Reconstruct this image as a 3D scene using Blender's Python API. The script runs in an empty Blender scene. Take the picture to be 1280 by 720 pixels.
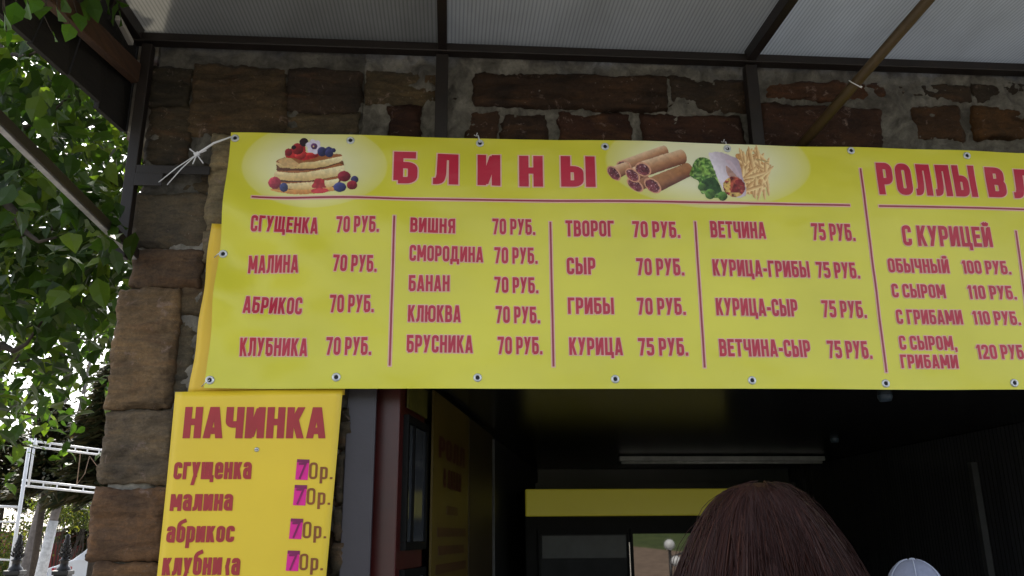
import bpy, bmesh, math, random
import numpy as np
from mathutils import Vector, Matrix, noise
R = math.radians
rnd = random.Random(7)
scene = bpy.context.scene
COL = scene.collection

# ------------------------------------------------------------------ camera
CAM = Vector((0, -3.3, 1.58)); FPX = 1050.0
PITCH, YAW, ROLL = R(16.4575), R(4.4095), R(-0.4364)
_f = Vector((math.sin(YAW)*math.cos(PITCH), math.cos(YAW)*math.cos(PITCH), math.sin(PITCH)))
_r = Vector((math.cos(YAW), -math.sin(YAW), 0)); _u = _r.cross(_f)
RT = _r*math.cos(ROLL) + _u*math.sin(ROLL); UP = _u*math.cos(ROLL) - _r*math.sin(ROLL); FW = _f
cd = bpy.data.cameras.new('camera'); cam = bpy.data.objects.new('camera', cd); COL.objects.link(cam)
cam.matrix_world = Matrix(((RT.x, UP.x, -FW.x, CAM.x), (RT.y, UP.y, -FW.y, CAM.y), (RT.z, UP.z, -FW.z, CAM.z), (0, 0, 0, 1)))
cd.sensor_width = 36; cd.lens = FPX/1280*36; cd.clip_start = .05; cd.clip_end = 2000
scene.camera = cam
# ------------------------------------------------------------------ sky, sun, exposure
SUN_EL, SUN_AZ = R(46), R(-24)          # azimuth measured from +Y towards +X : behind the kiosk, to the left
w = bpy.data.worlds.new('World'); scene.world = w; w.use_nodes = True
nt = w.node_tree; bg = nt.nodes['Background']
sky = nt.nodes.new('ShaderNodeTexSky'); sky.sky_type = 'NISHITA'; sky.sun_disc = False
sky.sun_elevation = SUN_EL; sky.sun_rotation = SUN_AZ; sky.dust_density = 2.5
hs = nt.nodes.new('ShaderNodeHueSaturation'); hs.inputs['Saturation'].default_value = .45; nt.links.new(sky.outputs[0], hs.inputs['Color']); nt.links.new(hs.outputs[0], bg.inputs[0]); bg.inputs[1].default_value = 0.11
sl = bpy.data.lights.new('sun', 'SUN'); sl.energy = 3.2; sl.angle = R(.5); sl.color = (1, .95, .86)
so = bpy.data.objects.new('sun', sl); COL.objects.link(so)
sd = Vector((math.sin(SUN_AZ)*math.cos(SUN_EL), math.cos(SUN_AZ)*math.cos(SUN_EL), math.sin(SUN_EL)))
so.rotation_euler = sd.to_track_quat('Z', 'Y').to_euler(); so.location = (0, 8, 20)
vs = scene.view_settings; vs.view_transform = 'Standard'; vs.look = 'None'; vs.gamma = 1; vs.exposure = 1.85
scene.render.engine = 'CYCLES'; scene.cycles.use_denoising = True
scene.cycles.max_bounces = 8; scene.cycles.transparent_max_bounces = 12

# ------------------------------------------------------------------ helpers
def ray(px, py): return RT*((px-640)/FPX) - UP*((py-360)/FPX) + FW
def P(px, py, Y=0.0):
    d = ray(px, py); return CAM + d*((Y-CAM.y)/d.y)
def PX(px, py, X):
    d = ray(px, py); return CAM + d*((X-CAM.x)/d.x)
def lin(c): return tuple(((v/255)/12.92 if v/255 <= .04045 else (((v/255)+.055)/1.055)**2.4) for v in c)

def org(o):
    v = Vector((0, 0, 0))
    while o is not None: v += o.location; o = o.parent
    return v
def tag(o, label, cat, group=None, kind=None):
    if label: o['label'] = label
    if cat: o['category'] = cat
    if group: o['group'] = group
    if kind: o['kind'] = kind
    return o
def thing(name, label, cat, loc, group=None):
    o = bpy.data.objects.new(name, None); COL.objects.link(o); o.location = loc; o.empty_display_size = .1
    return tag(o, label, cat, group)

class MB:
    def __init__(s): s.v = []; s.f = []; s.m = []; s.c = []; s.sm = []
    def add(s, vs, fs, mi=0, col=None, smooth=False):
        b = len(s.v); s.v += [tuple(v) for v in vs]; s.c += [col or (1, 1, 1)]*len(vs)
        for f in fs: s.f.append([b+i for i in f]); s.m.append(mi); s.sm.append(smooth)
    def box(s, x0, x1, y0, y1, z0, z1, mi=0, col=None):
        vs = [(x, y, z) for z in (z0, z1) for y in (y0, y1) for x in (x0, x1)]
        s.add(vs, [(0, 2, 3, 1), (4, 5, 7, 6), (0, 1, 5, 4), (2, 6, 7, 3), (0, 4, 6, 2), (1, 3, 7, 5)], mi, col)
    def obox(s, c, ax, ay, az, mi=0, col=None):      # centre and three half-axis vectors
        c, ax, ay, az = map(Vector, (c, ax, ay, az))
        vs = [c+ax*i+ay*j+az*k for k in (-1, 1) for j in (-1, 1) for i in (-1, 1)]
        s.add(vs, [(0, 2, 3, 1), (4, 5, 7, 6), (0, 1, 5, 4), (2, 6, 7, 3), (0, 4, 6, 2), (1, 3, 7, 5)], mi, col)
    def bar(s, a, b, w, h, up=(0, 0, 1), mi=0):      # rectangular bar a->b
        a, b = Vector(a), Vector(b); d = (b-a).normalized(); r = d.cross(Vector(up)).normalized(); u = r.cross(d)
        s.obox((a+b)/2, (b-a)/2, r*w/2, u*h/2, mi)
    def tube(s, pts, rad, n=8, mi=0, col=None, smooth=True, cap=True):
        pts = [Vector(p) for p in pts]; rad = rad if hasattr(rad, '__len__') else [rad]*len(pts)
        vs = []; fs = []; ref = Vector((.13, .37, .92))
        for i, p in enumerate(pts):
            d = (pts[min(i+1, len(pts)-1)]-pts[max(i-1, 0)]).normalized()
            r = d.cross(ref)
            if r.length < .05: r = d.cross(Vector((1, 0, 0)))
            r.normalize(); u = r.cross(d)
            for k in range(n):
                a = 2*math.pi*k/n; vs.append(p+(r*math.cos(a)+u*math.sin(a))*rad[i])
        for i in range(len(pts)-1):
            for k in range(n): fs.append((i*n+k, i*n+(k+1) % n, (i+1)*n+(k+1) % n, (i+1)*n+k))
        if cap: fs.append(tuple(range(n-1, -1, -1))); fs.append(tuple(range((len(pts)-1)*n, len(pts)*n)))
        s.add(vs, fs, mi, col, smooth)
    def lathe(s, base, prof, n=24, mi=0, axis='z', sx=1, sy=1, col=None):
        base = Vector(base); vs = []; fs = []
        for (r, h) in prof:
            for k in range(n):
                a = 2*math.pi*k/n; x, y = r*math.cos(a)*sx, r*math.sin(a)*sy
                vs.append(base + (Vector((x, y, h)) if axis == 'z' else Vector((x, h, y)) if axis == 'y' else Vector((h, x, y))))
        for i in range(len(prof)-1):
            for k in range(n): fs.append((i*n+k, i*n+(k+1) % n, (i+1)*n+(k+1) % n, (i+1)*n+k))
        s.add(vs, fs, mi, col, True)
    def ball(s, c, rx, ry=None, rz=None, n=16, mi=0, col=None):
        ry = ry or rx; rz = rz or rx; m = n//2
        s.lathe((0, 0, 0), [(math.sin(math.pi*i/m), -math.cos(math.pi*i/m)) for i in range(m+1)], n, mi, col=col)
        b = n*(m+1)
        for i in range(len(s.v)-b, len(s.v)):
            x, y, z = s.v[i]; s.v[i] = (c[0]+x*rx, c[1]+y*ry, c[2]+z*rz)
    def prism(s, poly, y0, y1, mi=0, smooth=False):  # poly in XZ, extruded along Y
        n = len(poly); vs = [(x, y0, z) for x, z in poly]+[(x, y1, z) for x, z in poly]
        fs = [tuple(range(n)), tuple(range(2*n-1, n-1, -1))]+[(i, i+n, (i+1) % n+n, (i+1) % n) for i in range(n)]
        s.add(vs, fs, mi, None, smooth)
    def build(s, name, mats, parent=None, bevel=0, colors=False, seg=2, auto=None, recalc=True, loc=None):
        if not isinstance(mats, (list, tuple)): mats = [mats]
        o0 = org(parent) if parent else Vector(loc or (0, 0, 0))
        me = bpy.data.meshes.new(name)
        me.from_pydata([(x-o0.x, y-o0.y, z-o0.z) for x, y, z in s.v], [], s.f)
        for m in mats: me.materials.append(m)
        me.polygons.foreach_set('material_index', s.m); me.polygons.foreach_set('use_smooth', s.sm)
        if colors:
            ca = me.color_attributes.new('Col', 'FLOAT_COLOR', 'POINT')
            ca.data.foreach_set('color', [q for c in s.c for q in (c[0], c[1], c[2], 1)])
        me.update()
        if bevel or recalc:
            bm = bmesh.new(); bm.from_mesh(me)
            bmesh.ops.remove_doubles(bm, verts=bm.verts, dist=1e-6)
            bmesh.ops.recalc_face_normals(bm, faces=bm.faces)
            if bevel:
                es = [e for e in bm.edges if len(e.link_faces) == 2 and e.calc_face_angle() > R(40)]
                bmesh.ops.bevel(bm, geom=es, offset=bevel, segments=seg, affect='EDGES', profile=.5, clamp_overlap=True)
            bm.to_mesh(me); bm.free()
        o = bpy.data.objects.new(name, me); COL.objects.link(o)
        if parent: o.parent = parent
        else: o.location = o0
        return o

# ------------------------------------------------------------------ materials
class NT:
    def __init__(s, name):
        s.m = bpy.data.materials.new(name); s.m.use_nodes = True; s.t = s.m.node_tree
        s.b = s.t.nodes['Principled BSDF']; s.out = s.t.nodes['Material Output']
    def n(s, typ, **k):
        nd = s.t.nodes.new('ShaderNode'+typ)
        for a, v in k.items():
            if a.startswith('i_'): nd.inputs[a[2:].replace('_', ' ')].default_value = v
            else: setattr(nd, a, v)
        return nd
    def l(s, a, b): s.t.links.new(a, b)
    def coord(s, scale=(1, 1, 1)):
        tc = s.n('TexCoord'); mp = s.n('Mapping'); mp.inputs['Scale'].default_value = scale
        s.l(tc.outputs['Object'], mp.inputs[0]); return mp.outputs[0]
    def noise(s, co, scale, detail=5, rough=.55, dist=0):
        n = s.n('TexNoise'); s.l(co, n.inputs['Vector'])
        n.inputs['Scale'].default_value = scale; n.inputs['Detail'].default_value = detail
        n.inputs['Roughness'].default_value = rough; n.inputs['Distortion'].default_value = dist
        return n.outputs['Fac']
    def ramp(s, fac, stops):
        r = s.n('ValToRGB'); s.l(fac, r.inputs[0]); el = r.color_ramp.elements
        while len(el) < len(stops): el.new(.5)
        for e, (p, c) in zip(el, stops): e.position = p; e.color = (*c, 1) if len(c) == 3 else c
        return r.outputs[0]
    def mix(s, fac, a, b, mode='MIX'):
        m = s.n('MixRGB'); m.blend_type = mode
        for i, v in enumerate((fac, a, b)):
            if hasattr(v, 'is_output'): s.l(v, m.inputs[i])
            elif i == 0: m.inputs[0].default_value = v
            else: m.inputs[i].default_value = (*v, 1)
        return m.outputs[0]
    def math(s, op, a, b=0.0, clamp=False):
        m = s.n('Math'); m.operation = op; m.use_clamp = clamp
        for i, v in enumerate((a, b)):
            if hasattr(v, 'is_output'): s.l(v, m.inputs[i])
            else: m.inputs[i].default_value = v
        return m.outputs[0]
    def bump(s, h, strength=.3, dist=.01):
        b = s.n('Bump'); b.inputs['Strength'].default_value = strength; b.inputs['Distance'].default_value = dist
        s.l(h, b.inputs['Height']); s.l(b.outputs[0], s.b.inputs['Normal'])
    def base(s, c):
        if hasattr(c, 'is_output'): s.l(c, s.b.inputs['Base Color'])
        else: s.b.inputs['Base Color'].default_value = (*c, 1)

def simple(name, c, rough=.5, metal=0, var=.25, scale=12, bump=0, spec=.5, bscale=60):
    t = NT(name); co = t.coord(); f = t.noise(co, scale, 6, .6)
    dark = tuple(v*(1-var) for v in c); lite = tuple(min(1, v*(1+var*.6)) for v in c)
    t.base(t.ramp(f, [(.3, dark), (.7, lite)]))
    t.b.inputs['Roughness'].default_value = rough; t.b.inputs['Metallic'].default_value = metal
    t.b.inputs['Specular IOR Level'].default_value = spec
    if bump: t.bump(t.noise(co, bscale, 6, .6), bump)
    return t.m

def stone_mat():
    t = NT('stone'); at = t.n('Attribute'); at.attribute_name = 'Col'
    co = t.coord((1, 1, 3.2)); co1 = t.coord()
    strata = t.noise(co, 6, 8, .65, .6); grit = t.noise(co1, 85, 8, .8); big = t.noise(co1, 5, 3, .5)
    c = t.mix(1, t.mix(1, at.outputs['Color'], (.48, .51, .52), 'MULTIPLY'), t.ramp(t.noise(co, 9, 10, .72, .8), [(.25, (.34, .30, .28)), (.48, (.9, .87, .84)), (.6, (1.15, 1.05, .92)), (.78, (1.7, 1.5, 1.2))]), 'MULTIPLY')
    c = t.mix(.85, c, t.ramp(big, [(.3, (.55, .54, .56)), (.62, (1.25, 1.1, .92))]), 'MULTIPLY')
    rust = t.noise(co, 3.2, 4, .6, 1.2)
    c = t.mix(t.ramp(rust, [(.55, (0, 0, 0)), (.75, (.5, .5, .5))]), c, (.12, .055, .022))
    lich = t.noise(co1, 17, 8, .68, .8)
    c = t.mix(t.ramp(lich, [(.6, (0, 0, 0)), (.7, (.8, .8, .8))]), c, (.21, .15, .125))
    c = t.mix(.6, c, t.ramp(grit, [(.32, (.42, .40, .38)), (.5, (.95, .95, .95)), (.68, (1.5, 1.47, 1.42))]), 'MULTIPLY')
    ch = t.n('TexVoronoi'); t.l(co1, ch.inputs['Vector']); ch.inputs['Scale'].default_value = 38; ch.inputs['Randomness'].default_value = 1
    c = t.mix(t.ramp(ch.outputs['Distance'], [(.05, (.5, .5, .5)), (.12, (0, 0, 0))]), c, t.mix(t.ramp(big, [(.5, (0, 0, 0)), (.56, (1, 1, 1))]), c, (.24, .21, .175)))
    t.base(c); t.b.inputs['Roughness'].default_value = .82; t.b.inputs['Specular IOR Level'].default_value = .25
    h = t.math('ADD', t.math('MULTIPLY', strata, 1.0), t.math('MULTIPLY', grit, .35)); t.bump(h, .75, .015)
    return t.m
def mortar_mat(k=1.0):
    t = NT('mortar'); co = t.coord(); a = t.noise(co, 9, 7, .65, .5); g = t.noise(co, 70, 5, .7)
    c = t.ramp(a, [(q, tuple(v*k for v in cc)) for q, cc in ((.28, (.05, .043, .036)), (.45, (.13, .118, .10)), (.62, (.24, .222, .19)))])
    c = t.mix(.5, c, t.ramp(g, [(.3, (.55, .55, .55)), (.7, (1.2, 1.2, 1.2))]), 'MULTIPLY')
    t.base(c); t.b.inputs['Roughness'].default_value = .92
    t.bump(t.math('ADD', a, t.math('MULTIPLY', g, .5)), .7, .012); return t.m
def wallstone_mat():
    t = NT('rubble_wall'); co = t.coord((1, 1, 2.0)); v = t.n('TexVoronoi'); t.l(co, v.inputs['Vector']); v.inputs['Scale'].default_value = 2.2
    e = t.n('TexVoronoi'); e.feature = 'DISTANCE_TO_EDGE'; t.l(co, e.inputs['Vector']); e.inputs['Scale'].default_value = 2.2
    c = t.mix(.75, (.18, .13, .095), v.outputs['Color'], 'OVERLAY'); c = t.mix(.6, c, (.16, .115, .085))
    c = t.mix(t.ramp(e.outputs['Distance'], [(.02, (1, 1, 1)), (.07, (0, 0, 0))]), c, (.27, .25, .21))
    c = t.mix(.6, c, t.ramp(t.noise(co, 14, 7, .7), [(.3, (.5, .5, .5)), (.7, (1.3, 1.3, 1.3))]), 'MULTIPLY')
    t.base(c); t.b.inputs['Roughness'].default_value = .9
    t.bump(t.ramp(e.outputs['Distance'], [(0, (0, 0, 0)), (.12, (1, 1, 1))]), .6, .03); return t.m
def rust_steel(name, c=(.035, .018, .013), r2=(.10, .045, .02)):
    t = NT(name); co = t.coord(); f = t.noise(co, 14, 8, .7, .4)
    t.base(t.ramp(f, [(.35, c), (.62, tuple(v*1.5 for v in c)), (.75, r2)])); t.b.inputs['Roughness'].default_value = .55
    t.bump(t.noise(co, 90, 4, .6), .2, .004); return t.m
def wood_mat(name, a, b, sc=(14, 1.2, 14)):
    t = NT(name); co = t.coord(sc); f = t.noise(co, 3, 7, .65, .8)
    t.base(t.ramp(f, [(.3, a), (.7, b)])); t.b.inputs['Roughness'].default_value = .8; t.bump(f, .4, .01); return t.m
def leaf_mat(name, cols, trans=.45, rough=.45):
    t = NT(name); g = t.n('NewGeometry')
    c = t.ramp(g.outputs['Random Per Island'], [(i/(len(cols)-1), q) for i, q in enumerate(cols)])
    c = t.mix(.5, c, t.ramp(t.noise(t.coord(), 1.3, 3), [(.35, (.65, .7, .6)), (.65, (1.25, 1.2, 1.1))]), 'MULTIPLY')
    t.base(c); t.b.inputs['Roughness'].default_value = rough; t.b.inputs['Specular IOR Level'].default_value = .35
    tr = t.n('BsdfTranslucent'); cc = t.mix(1, c, (1.5, 1.6, .7), 'MULTIPLY'); t.l(cc, tr.inputs[0])
    mx = t.n('MixShader'); mx.inputs[0].default_value = trans
    t.l(t.b.outputs[0], mx.inputs[1]); t.l(tr.outputs[0], mx.inputs[2]); t.l(mx.outputs[0], t.out.inputs[0]); return t.m
def poly_mat(k=(1, 1, 1)):
    t = NT('cellular_polycarbonate'); co = t.coord()
    wv = t.n('TexWave'); wv.wave_type = 'BANDS'; wv.bands_direction = 'X'; t.l(co, wv.inputs['Vector'])
    wv.inputs['Scale'].default_value = 19; wv.inputs['Distortion'].default_value = 0
    dirt = t.noise(t.coord((1, .5, 1)), 3, 6, .6, .4)
    c = t.mix(.8, t.ramp(dirt, [(.3, (.39, .385, .37)), (.7, (.47, .465, .45))]), t.ramp(wv.outputs['Fac'], [(.1, (.68, .68, .69)), (.5, (1.03, 1.03, 1.03))]), 'MULTIPLY')
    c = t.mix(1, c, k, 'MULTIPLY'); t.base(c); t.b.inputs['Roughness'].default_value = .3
    tr = t.n('BsdfTranslucent'); t.l(c, tr.inputs[0])
    mx = t.n('MixShader'); mx.inputs[0].default_value = .68
    t.l(t.b.outputs[0], mx.inputs[1]); t.l(tr.outputs[0], mx.inputs[2]); t.l(mx.outputs[0], t.out.inputs[0])
    t.bump(wv.outputs['Fac'], .25, .004); return t.m
def vinyl(name, base, ellipses=(), rough=.30, spots=.1, halo=(.86, .86, .66)):
    t = NT(name); co = t.coord(); f = t.noise(co, 1.6, 4, .5)
    c = t.ramp(f, [(.3, tuple(v*(1-spots) for v in base)), (.7, tuple(min(1, v*(1+spots*.6)) for v in base))])
    sep = t.n('SeparateXYZ'); t.l(co, sep.inputs[0])
    for (cx, cz, rx, rz, soft, k) in ellipses:        # printed pale ovals behind the food pictures
        dx = t.math('DIVIDE', t.math('SUBTRACT', sep.outputs[0], cx), rx); dz = t.math('DIVIDE', t.math('SUBTRACT', sep.outputs[2], cz), rz)
        d = t.math('SQRT', t.math('ADD', t.math('MULTIPLY', dx, dx), t.math('MULTIPLY', dz, dz)))
        fac = t.ramp(d, [(.0, (k, k, k)), (soft, (k*.82,)*3), (.97, (k*.22,)*3), (1.0, (0, 0, 0))])
        c = t.mix(fac, c, halo)
    grime = t.noise(co, 26, 7, .72)
    c = t.mix(t.ramp(grime, [(.66, (0, 0, 0)), (.8, (.35, .35, .35))]), c, tuple(v*.55 for v in base))
    t.base(c); t.b.inputs['Roughness'].default_value = rough; t.b.inputs['Specular IOR Level'].default_value = .5
    t.bump(t.noise(co, 5, 3, .5), .12, .02); return t.m
def vcol(name, rough=.4):
    t = NT(name); a = t.n('Attribute'); a.attribute_name = 'Col'; t.base(a.outputs['Color']); t.b.inputs['Roughness'].default_value = rough; return t.m
def glass_dark(name, c=(.02, .022, .025), rough=.03, spec=.9):
    t = NT(name); t.base(c); t.b.inputs['Roughness'].default_value = rough; t.b.inputs['Specular IOR Level'].default_value = spec
    t.b.inputs['IOR'].default_value = 1.6; return t.m
def ground_mat():
    t = NT('paving_ground'); co = t.coord(); f = t.noise(co, .9, 8, .65); g = t.noise(co, 40, 5, .7)
    c = t.ramp(f, [(.3, (.16, .15, .135)), (.7, (.27, .255, .235))]); c = t.mix(.5, c, t.ramp(g, [(.3, (.6, .6, .6)), (.7, (1.2, 1.2, 1.2))]), 'MULTIPLY')
    t.base(c); t.b.inputs['Roughness'].default_value = .9; t.bump(g, .3, .01); return t.m
def glow_sign():  # faint emission added to lift the header's brightness
    t = NT('yellow_sign_glow'); t.base((.62, .55, .05)); t.b.inputs['Roughness'].default_value = .2
    t.b.inputs['Emission Color'].default_value = (.9, .78, .07, 1); t.b.inputs['Emission Strength'].default_value = .014; return t.m
M = {}
M['stone'] = stone_mat(); M['mortar'] = mortar_mat(1.25); M['mortar2'] = mortar_mat(.78); M['rubble'] = wallstone_mat(); M['steel'] = rust_steel('dark_painted_steel', (.009, .0055, .0045), (.03, .014, .008))
M['rustpole'] = rust_steel('rusty_brown_pole', (.05, .030, .009), (.10, .058, .016)); M['greysteel'] = simple('weathered_grey_bar', (.36, .35, .36), .5, 0, .4, 20)
M['oldwood'] = wood_mat('old_dark_timber', (.005, .004, .003), (.014, .010, .007)); M['brownwood'] = wood_mat('brown_timber', (.035, .014, .006), (.085, .036, .014))
M['palewood'] = wood_mat('pale_timber', (.30, .28, .25), (.48, .45, .41))
M['red'] = simple('print_red', (.50, .014, .045), .38, 0, .1, 6); M['halo'] = simple('print_pink_edge', (.80, .50, .42), .4, 0, .05)
M['rule'] = simple('print_rule_red', (.33, .03, .055), .4, 0, .1); M['grommet'] = simple('grommet_metal', (.62, .64, .66), .35, .6, .15, 40); M['hole'] = simple('grommet_hole', (.006, .006, .012), .7)
M['tie'] = simple('white_nylon', (.72, .72, .76), .4, 0, .08); M['pic'] = vcol('printed_picture', .4)
M['posterred'] = simple('poster_red', (.40, .022, .03), .45, 0, .12, 8); M['brown'] = simple('poster_brown', (.27, .075, .010), .45); M['magenta'] = simple('magenta_paper', (.80, .012, .30), .55, 0, .1, 25); M['maroon'] = simple('maroon_ink', (.24, .004, .10), .5)
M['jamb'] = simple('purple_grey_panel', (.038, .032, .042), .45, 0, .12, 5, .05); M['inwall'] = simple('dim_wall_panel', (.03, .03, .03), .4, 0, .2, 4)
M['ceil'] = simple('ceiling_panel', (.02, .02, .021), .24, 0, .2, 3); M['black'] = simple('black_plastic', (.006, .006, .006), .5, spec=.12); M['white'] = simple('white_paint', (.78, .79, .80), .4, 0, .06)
M['redgloss'] = simple('red_gloss_panel', (.05, .006, .005), .34, 0, .3, 6); M['glass'] = glass_dark('cabinet_glass', (.045, .05, .058), .12, .6); M['mirror'] = glass_dark('fridge_glass', (.006, .006, .007), .02, 1.0); M['dimglass'] = simple('dim_fridge_glass', (.012, .013, .014), .5, 0, .4, 8, spec=.2)
M['ground'] = ground_mat()

# ------------------------------------------------------------------ ground
g = MB(); N = 40
g.add([(-400, -400, 0), (400, -400, 0), (400, 400, 0), (-400, 400, 0)], [(0, 1, 2, 3)])
tag(g.build('ground', M['ground'], recalc=False), None, None, kind='structure')
t = NT('grass_field'); co = t.coord(); t.base(t.ramp(t.noise(co, 1.5, 8, .7), [(.3, (.03, .055, .012)), (.7, (.10, .13, .035))])); t.b.inputs['Roughness'].default_value = .95
g = MB(); g.add([(-40, -20, .004), (60, -20, .004), (60, -34, 1.9), (-40, -34, 1.9), (60, -60, 1.9), (-40, -60, 1.9)], [(0, 1, 2, 3), (3, 2, 4, 5)])
tag(g.build('grass_bank', t.m, recalc=False), None, None, kind='structure')
def bank(x, y): return (x, y, .012+(-20-y)/14*1.896)
g = MB(); g.add([bank(4.5, -20.1), bank(20, -20.1), bank(20, -24), bank(14, -24.6), bank(9.6, -26.8), bank(6.6, -29.5), bank(4.5, -29.5)], [(0, 1, 2, 3, 4, 5, 6)])
tag(g.build('path', simple('sandy_path', (.24, .17, .12), .95, 0, .3, 3), recalc=False), None, None, kind='structure')

# ------------------------------------------------------------------ kiosk building
XL, XO, XR = -1.30, P(430, 600, 0).x, 6.0       # left corner, opening edge, right end
kiosk = thing('stone_kiosk', 'rubble stone kiosk with a wide dark serving opening under the menu banner', 'building', (1.5, 1.0, 0))
def nz(x, y, z, s=1.0): return noise.fractal(Vector((x*s, y*s, z*s)), .9, 2.1, 4)
STC = [(.13, .085, .05), (.15, .10, .062), (.105, .075, .05), (.145, .082, .045), (.125, .10, .075), (.16, .115, .07)]
def stone(mb, X0, X1, Z0, Z1, Yf=0.0, depth=.22, col=None, rough=1.0):
    seed = rnd.uniform(0, 50); w_, h_ = X1-X0, Z1-Z0
    n = max(5, int(w_/.011)); m = max(5, int(h_/.011)); col = col or rnd.choice(STC)
    k = rnd.uniform(.85, 1.15); col = tuple(v*k for v in col); tilt = rnd.uniform(-.012, .012); tz = rnd.uniform(-.012, .012)
    vs = []; fs = []; cx, cz = (X0+X1)/2, (Z0+Z1)/2
    rc = min(w_, h_)*.05
    for j in range(m+1):
        for i in range(n+1):
            u, v = 2*i/n-1, 2*j/m-1
            x, z = cx+u*w_/2, cz+v*h_/2
            dx, dz = (1-abs(u))*w_/2, (1-abs(v))*h_/2
            if dx < rc and dz < rc:                       # round the corners in plan
                q = math.hypot(rc-dx, rc-dz)
                if q > rc:
                    s_ = rc/q; x = cx+math.copysign(w_/2-rc+(rc-dx)*s_, u) if abs(u) > 0 else x; z = cz+math.copysign(h_/2-rc+(rc-dz)*s_, v)
            e = min(dx, dz); edge = max(0, 1-e/(.012+.010*nz(x+seed, 4, z, 12)+.006))
            lay = nz(x*.5+seed, 2, z*3.2, 9); st_ = math.floor(lay*5)/5
            y = Yf + .015*edge + tilt*u + tz*v + rough*(.010*nz(x+seed, 0, z, 4) + .012*(.5*lay+.5*st_) + .005*nz(x+seed, 3, z*2, 30) + .004*nz(x+seed, 9, z, 80))
            jx = (.014*nz(seed+u, 1, z, 9)+.006*nz(seed+u, 5, z, 40))*abs(u)**3; jz = (.012*nz(x, seed+v, 2, 9)+.006*nz(x, seed+v, 6, 40))*abs(v)**3
            vs.append((x+jx, y, z+jz))
    idx = lambda i, j: j*(n+1)+i
    for j in range(m):
        for i in range(n): fs.append((idx(i, j), idx(i+1, j), idx(i+1, j+1), idx(i, j+1)))
    ring = [idx(i, 0) for i in range(n+1)]+[idx(n, j) for j in range(1, m+1)]+[idx(i, m) for i in range(n-1, -1, -1)]+[idx(0, j) for j in range(m-1, 0, -1)]
    prev = ring
    for dpt, ins in ((.03, .0), (.07, .004), (depth, .006)):
        cur = []
        for q in ring:
            x, y, z = vs[q]; x += (cx-x)*ins*2+.006*nz(z+seed, dpt*9, x, 11); z += (cz-z)*ins*2
            cur.append(len(vs)); vs.append((x, Yf+dpt if dpt > .05 else y+dpt, z))
        for a in range(len(ring)):
            b = (a+1) % len(ring); fs.append((prev[b], prev[a], cur[a], cur[b]))
        prev = cur
    mb.add(vs, fs, 0, col, True)
def stone_px(mb, x0, y0, x1, y1, col=None, Yf=0.0, depth=.22, rough=1.0):
    xm, ym = (x0+x1)/2, (y0+y1)/2
    x0 -= 2; x1 += 2; y0 -= 2; y1 += 2
    stone(mb, P(x0, ym, Yf).x, P(x1, ym, Yf).x, P(xm, y1, Yf).z, P(xm, y0, Yf).z, Yf, depth, col, rough)
sb = MB()
RB, GB, DK, TN = (.15, .088, .05), (.125, .098, .07), (.075, .05, .036), (.17, .115, .065)
# corner pier, as in the photograph from bottom to top
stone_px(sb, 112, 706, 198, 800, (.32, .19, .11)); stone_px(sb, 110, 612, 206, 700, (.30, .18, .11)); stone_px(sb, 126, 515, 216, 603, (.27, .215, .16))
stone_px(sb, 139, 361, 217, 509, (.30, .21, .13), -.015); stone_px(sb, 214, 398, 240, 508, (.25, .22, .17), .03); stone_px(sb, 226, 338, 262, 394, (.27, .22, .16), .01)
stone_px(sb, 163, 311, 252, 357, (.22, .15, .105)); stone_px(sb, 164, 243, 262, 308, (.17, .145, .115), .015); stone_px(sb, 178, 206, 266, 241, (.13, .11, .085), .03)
stone_px(sb, 183, 132, 236, 203, (.085, .07, .052), .0); stone_px(sb, 188, 84, 236, 130, (.07, .06, .045), .0)  # upper pier stones coloured darker: canopy shade painted into their colour
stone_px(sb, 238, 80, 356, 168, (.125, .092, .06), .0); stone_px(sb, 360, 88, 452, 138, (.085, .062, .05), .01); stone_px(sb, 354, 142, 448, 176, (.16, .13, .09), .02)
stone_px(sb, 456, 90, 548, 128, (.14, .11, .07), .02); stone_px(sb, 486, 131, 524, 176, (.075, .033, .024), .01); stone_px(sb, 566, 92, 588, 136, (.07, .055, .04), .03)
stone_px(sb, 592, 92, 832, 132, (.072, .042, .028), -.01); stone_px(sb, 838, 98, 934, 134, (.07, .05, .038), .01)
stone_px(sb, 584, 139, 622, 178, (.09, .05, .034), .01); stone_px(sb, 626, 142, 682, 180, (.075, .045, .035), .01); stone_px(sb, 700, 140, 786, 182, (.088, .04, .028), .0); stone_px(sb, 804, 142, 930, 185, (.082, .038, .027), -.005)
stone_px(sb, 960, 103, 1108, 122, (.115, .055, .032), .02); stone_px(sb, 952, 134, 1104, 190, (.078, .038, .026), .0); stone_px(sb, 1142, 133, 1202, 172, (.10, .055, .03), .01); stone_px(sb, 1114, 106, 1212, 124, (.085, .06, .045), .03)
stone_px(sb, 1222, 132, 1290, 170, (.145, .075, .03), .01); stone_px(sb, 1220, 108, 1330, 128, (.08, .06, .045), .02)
# pale dressed edge stones beside the banner
for (a, b) in ((170, 211), (213, 249), (251, 284), (286, 322)):
    stone_px(sb, 264+rnd.uniform(-2, 2)-(a-170)*.07, a, 318, b, (.42, .35, .23), -.05, .08)
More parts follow.
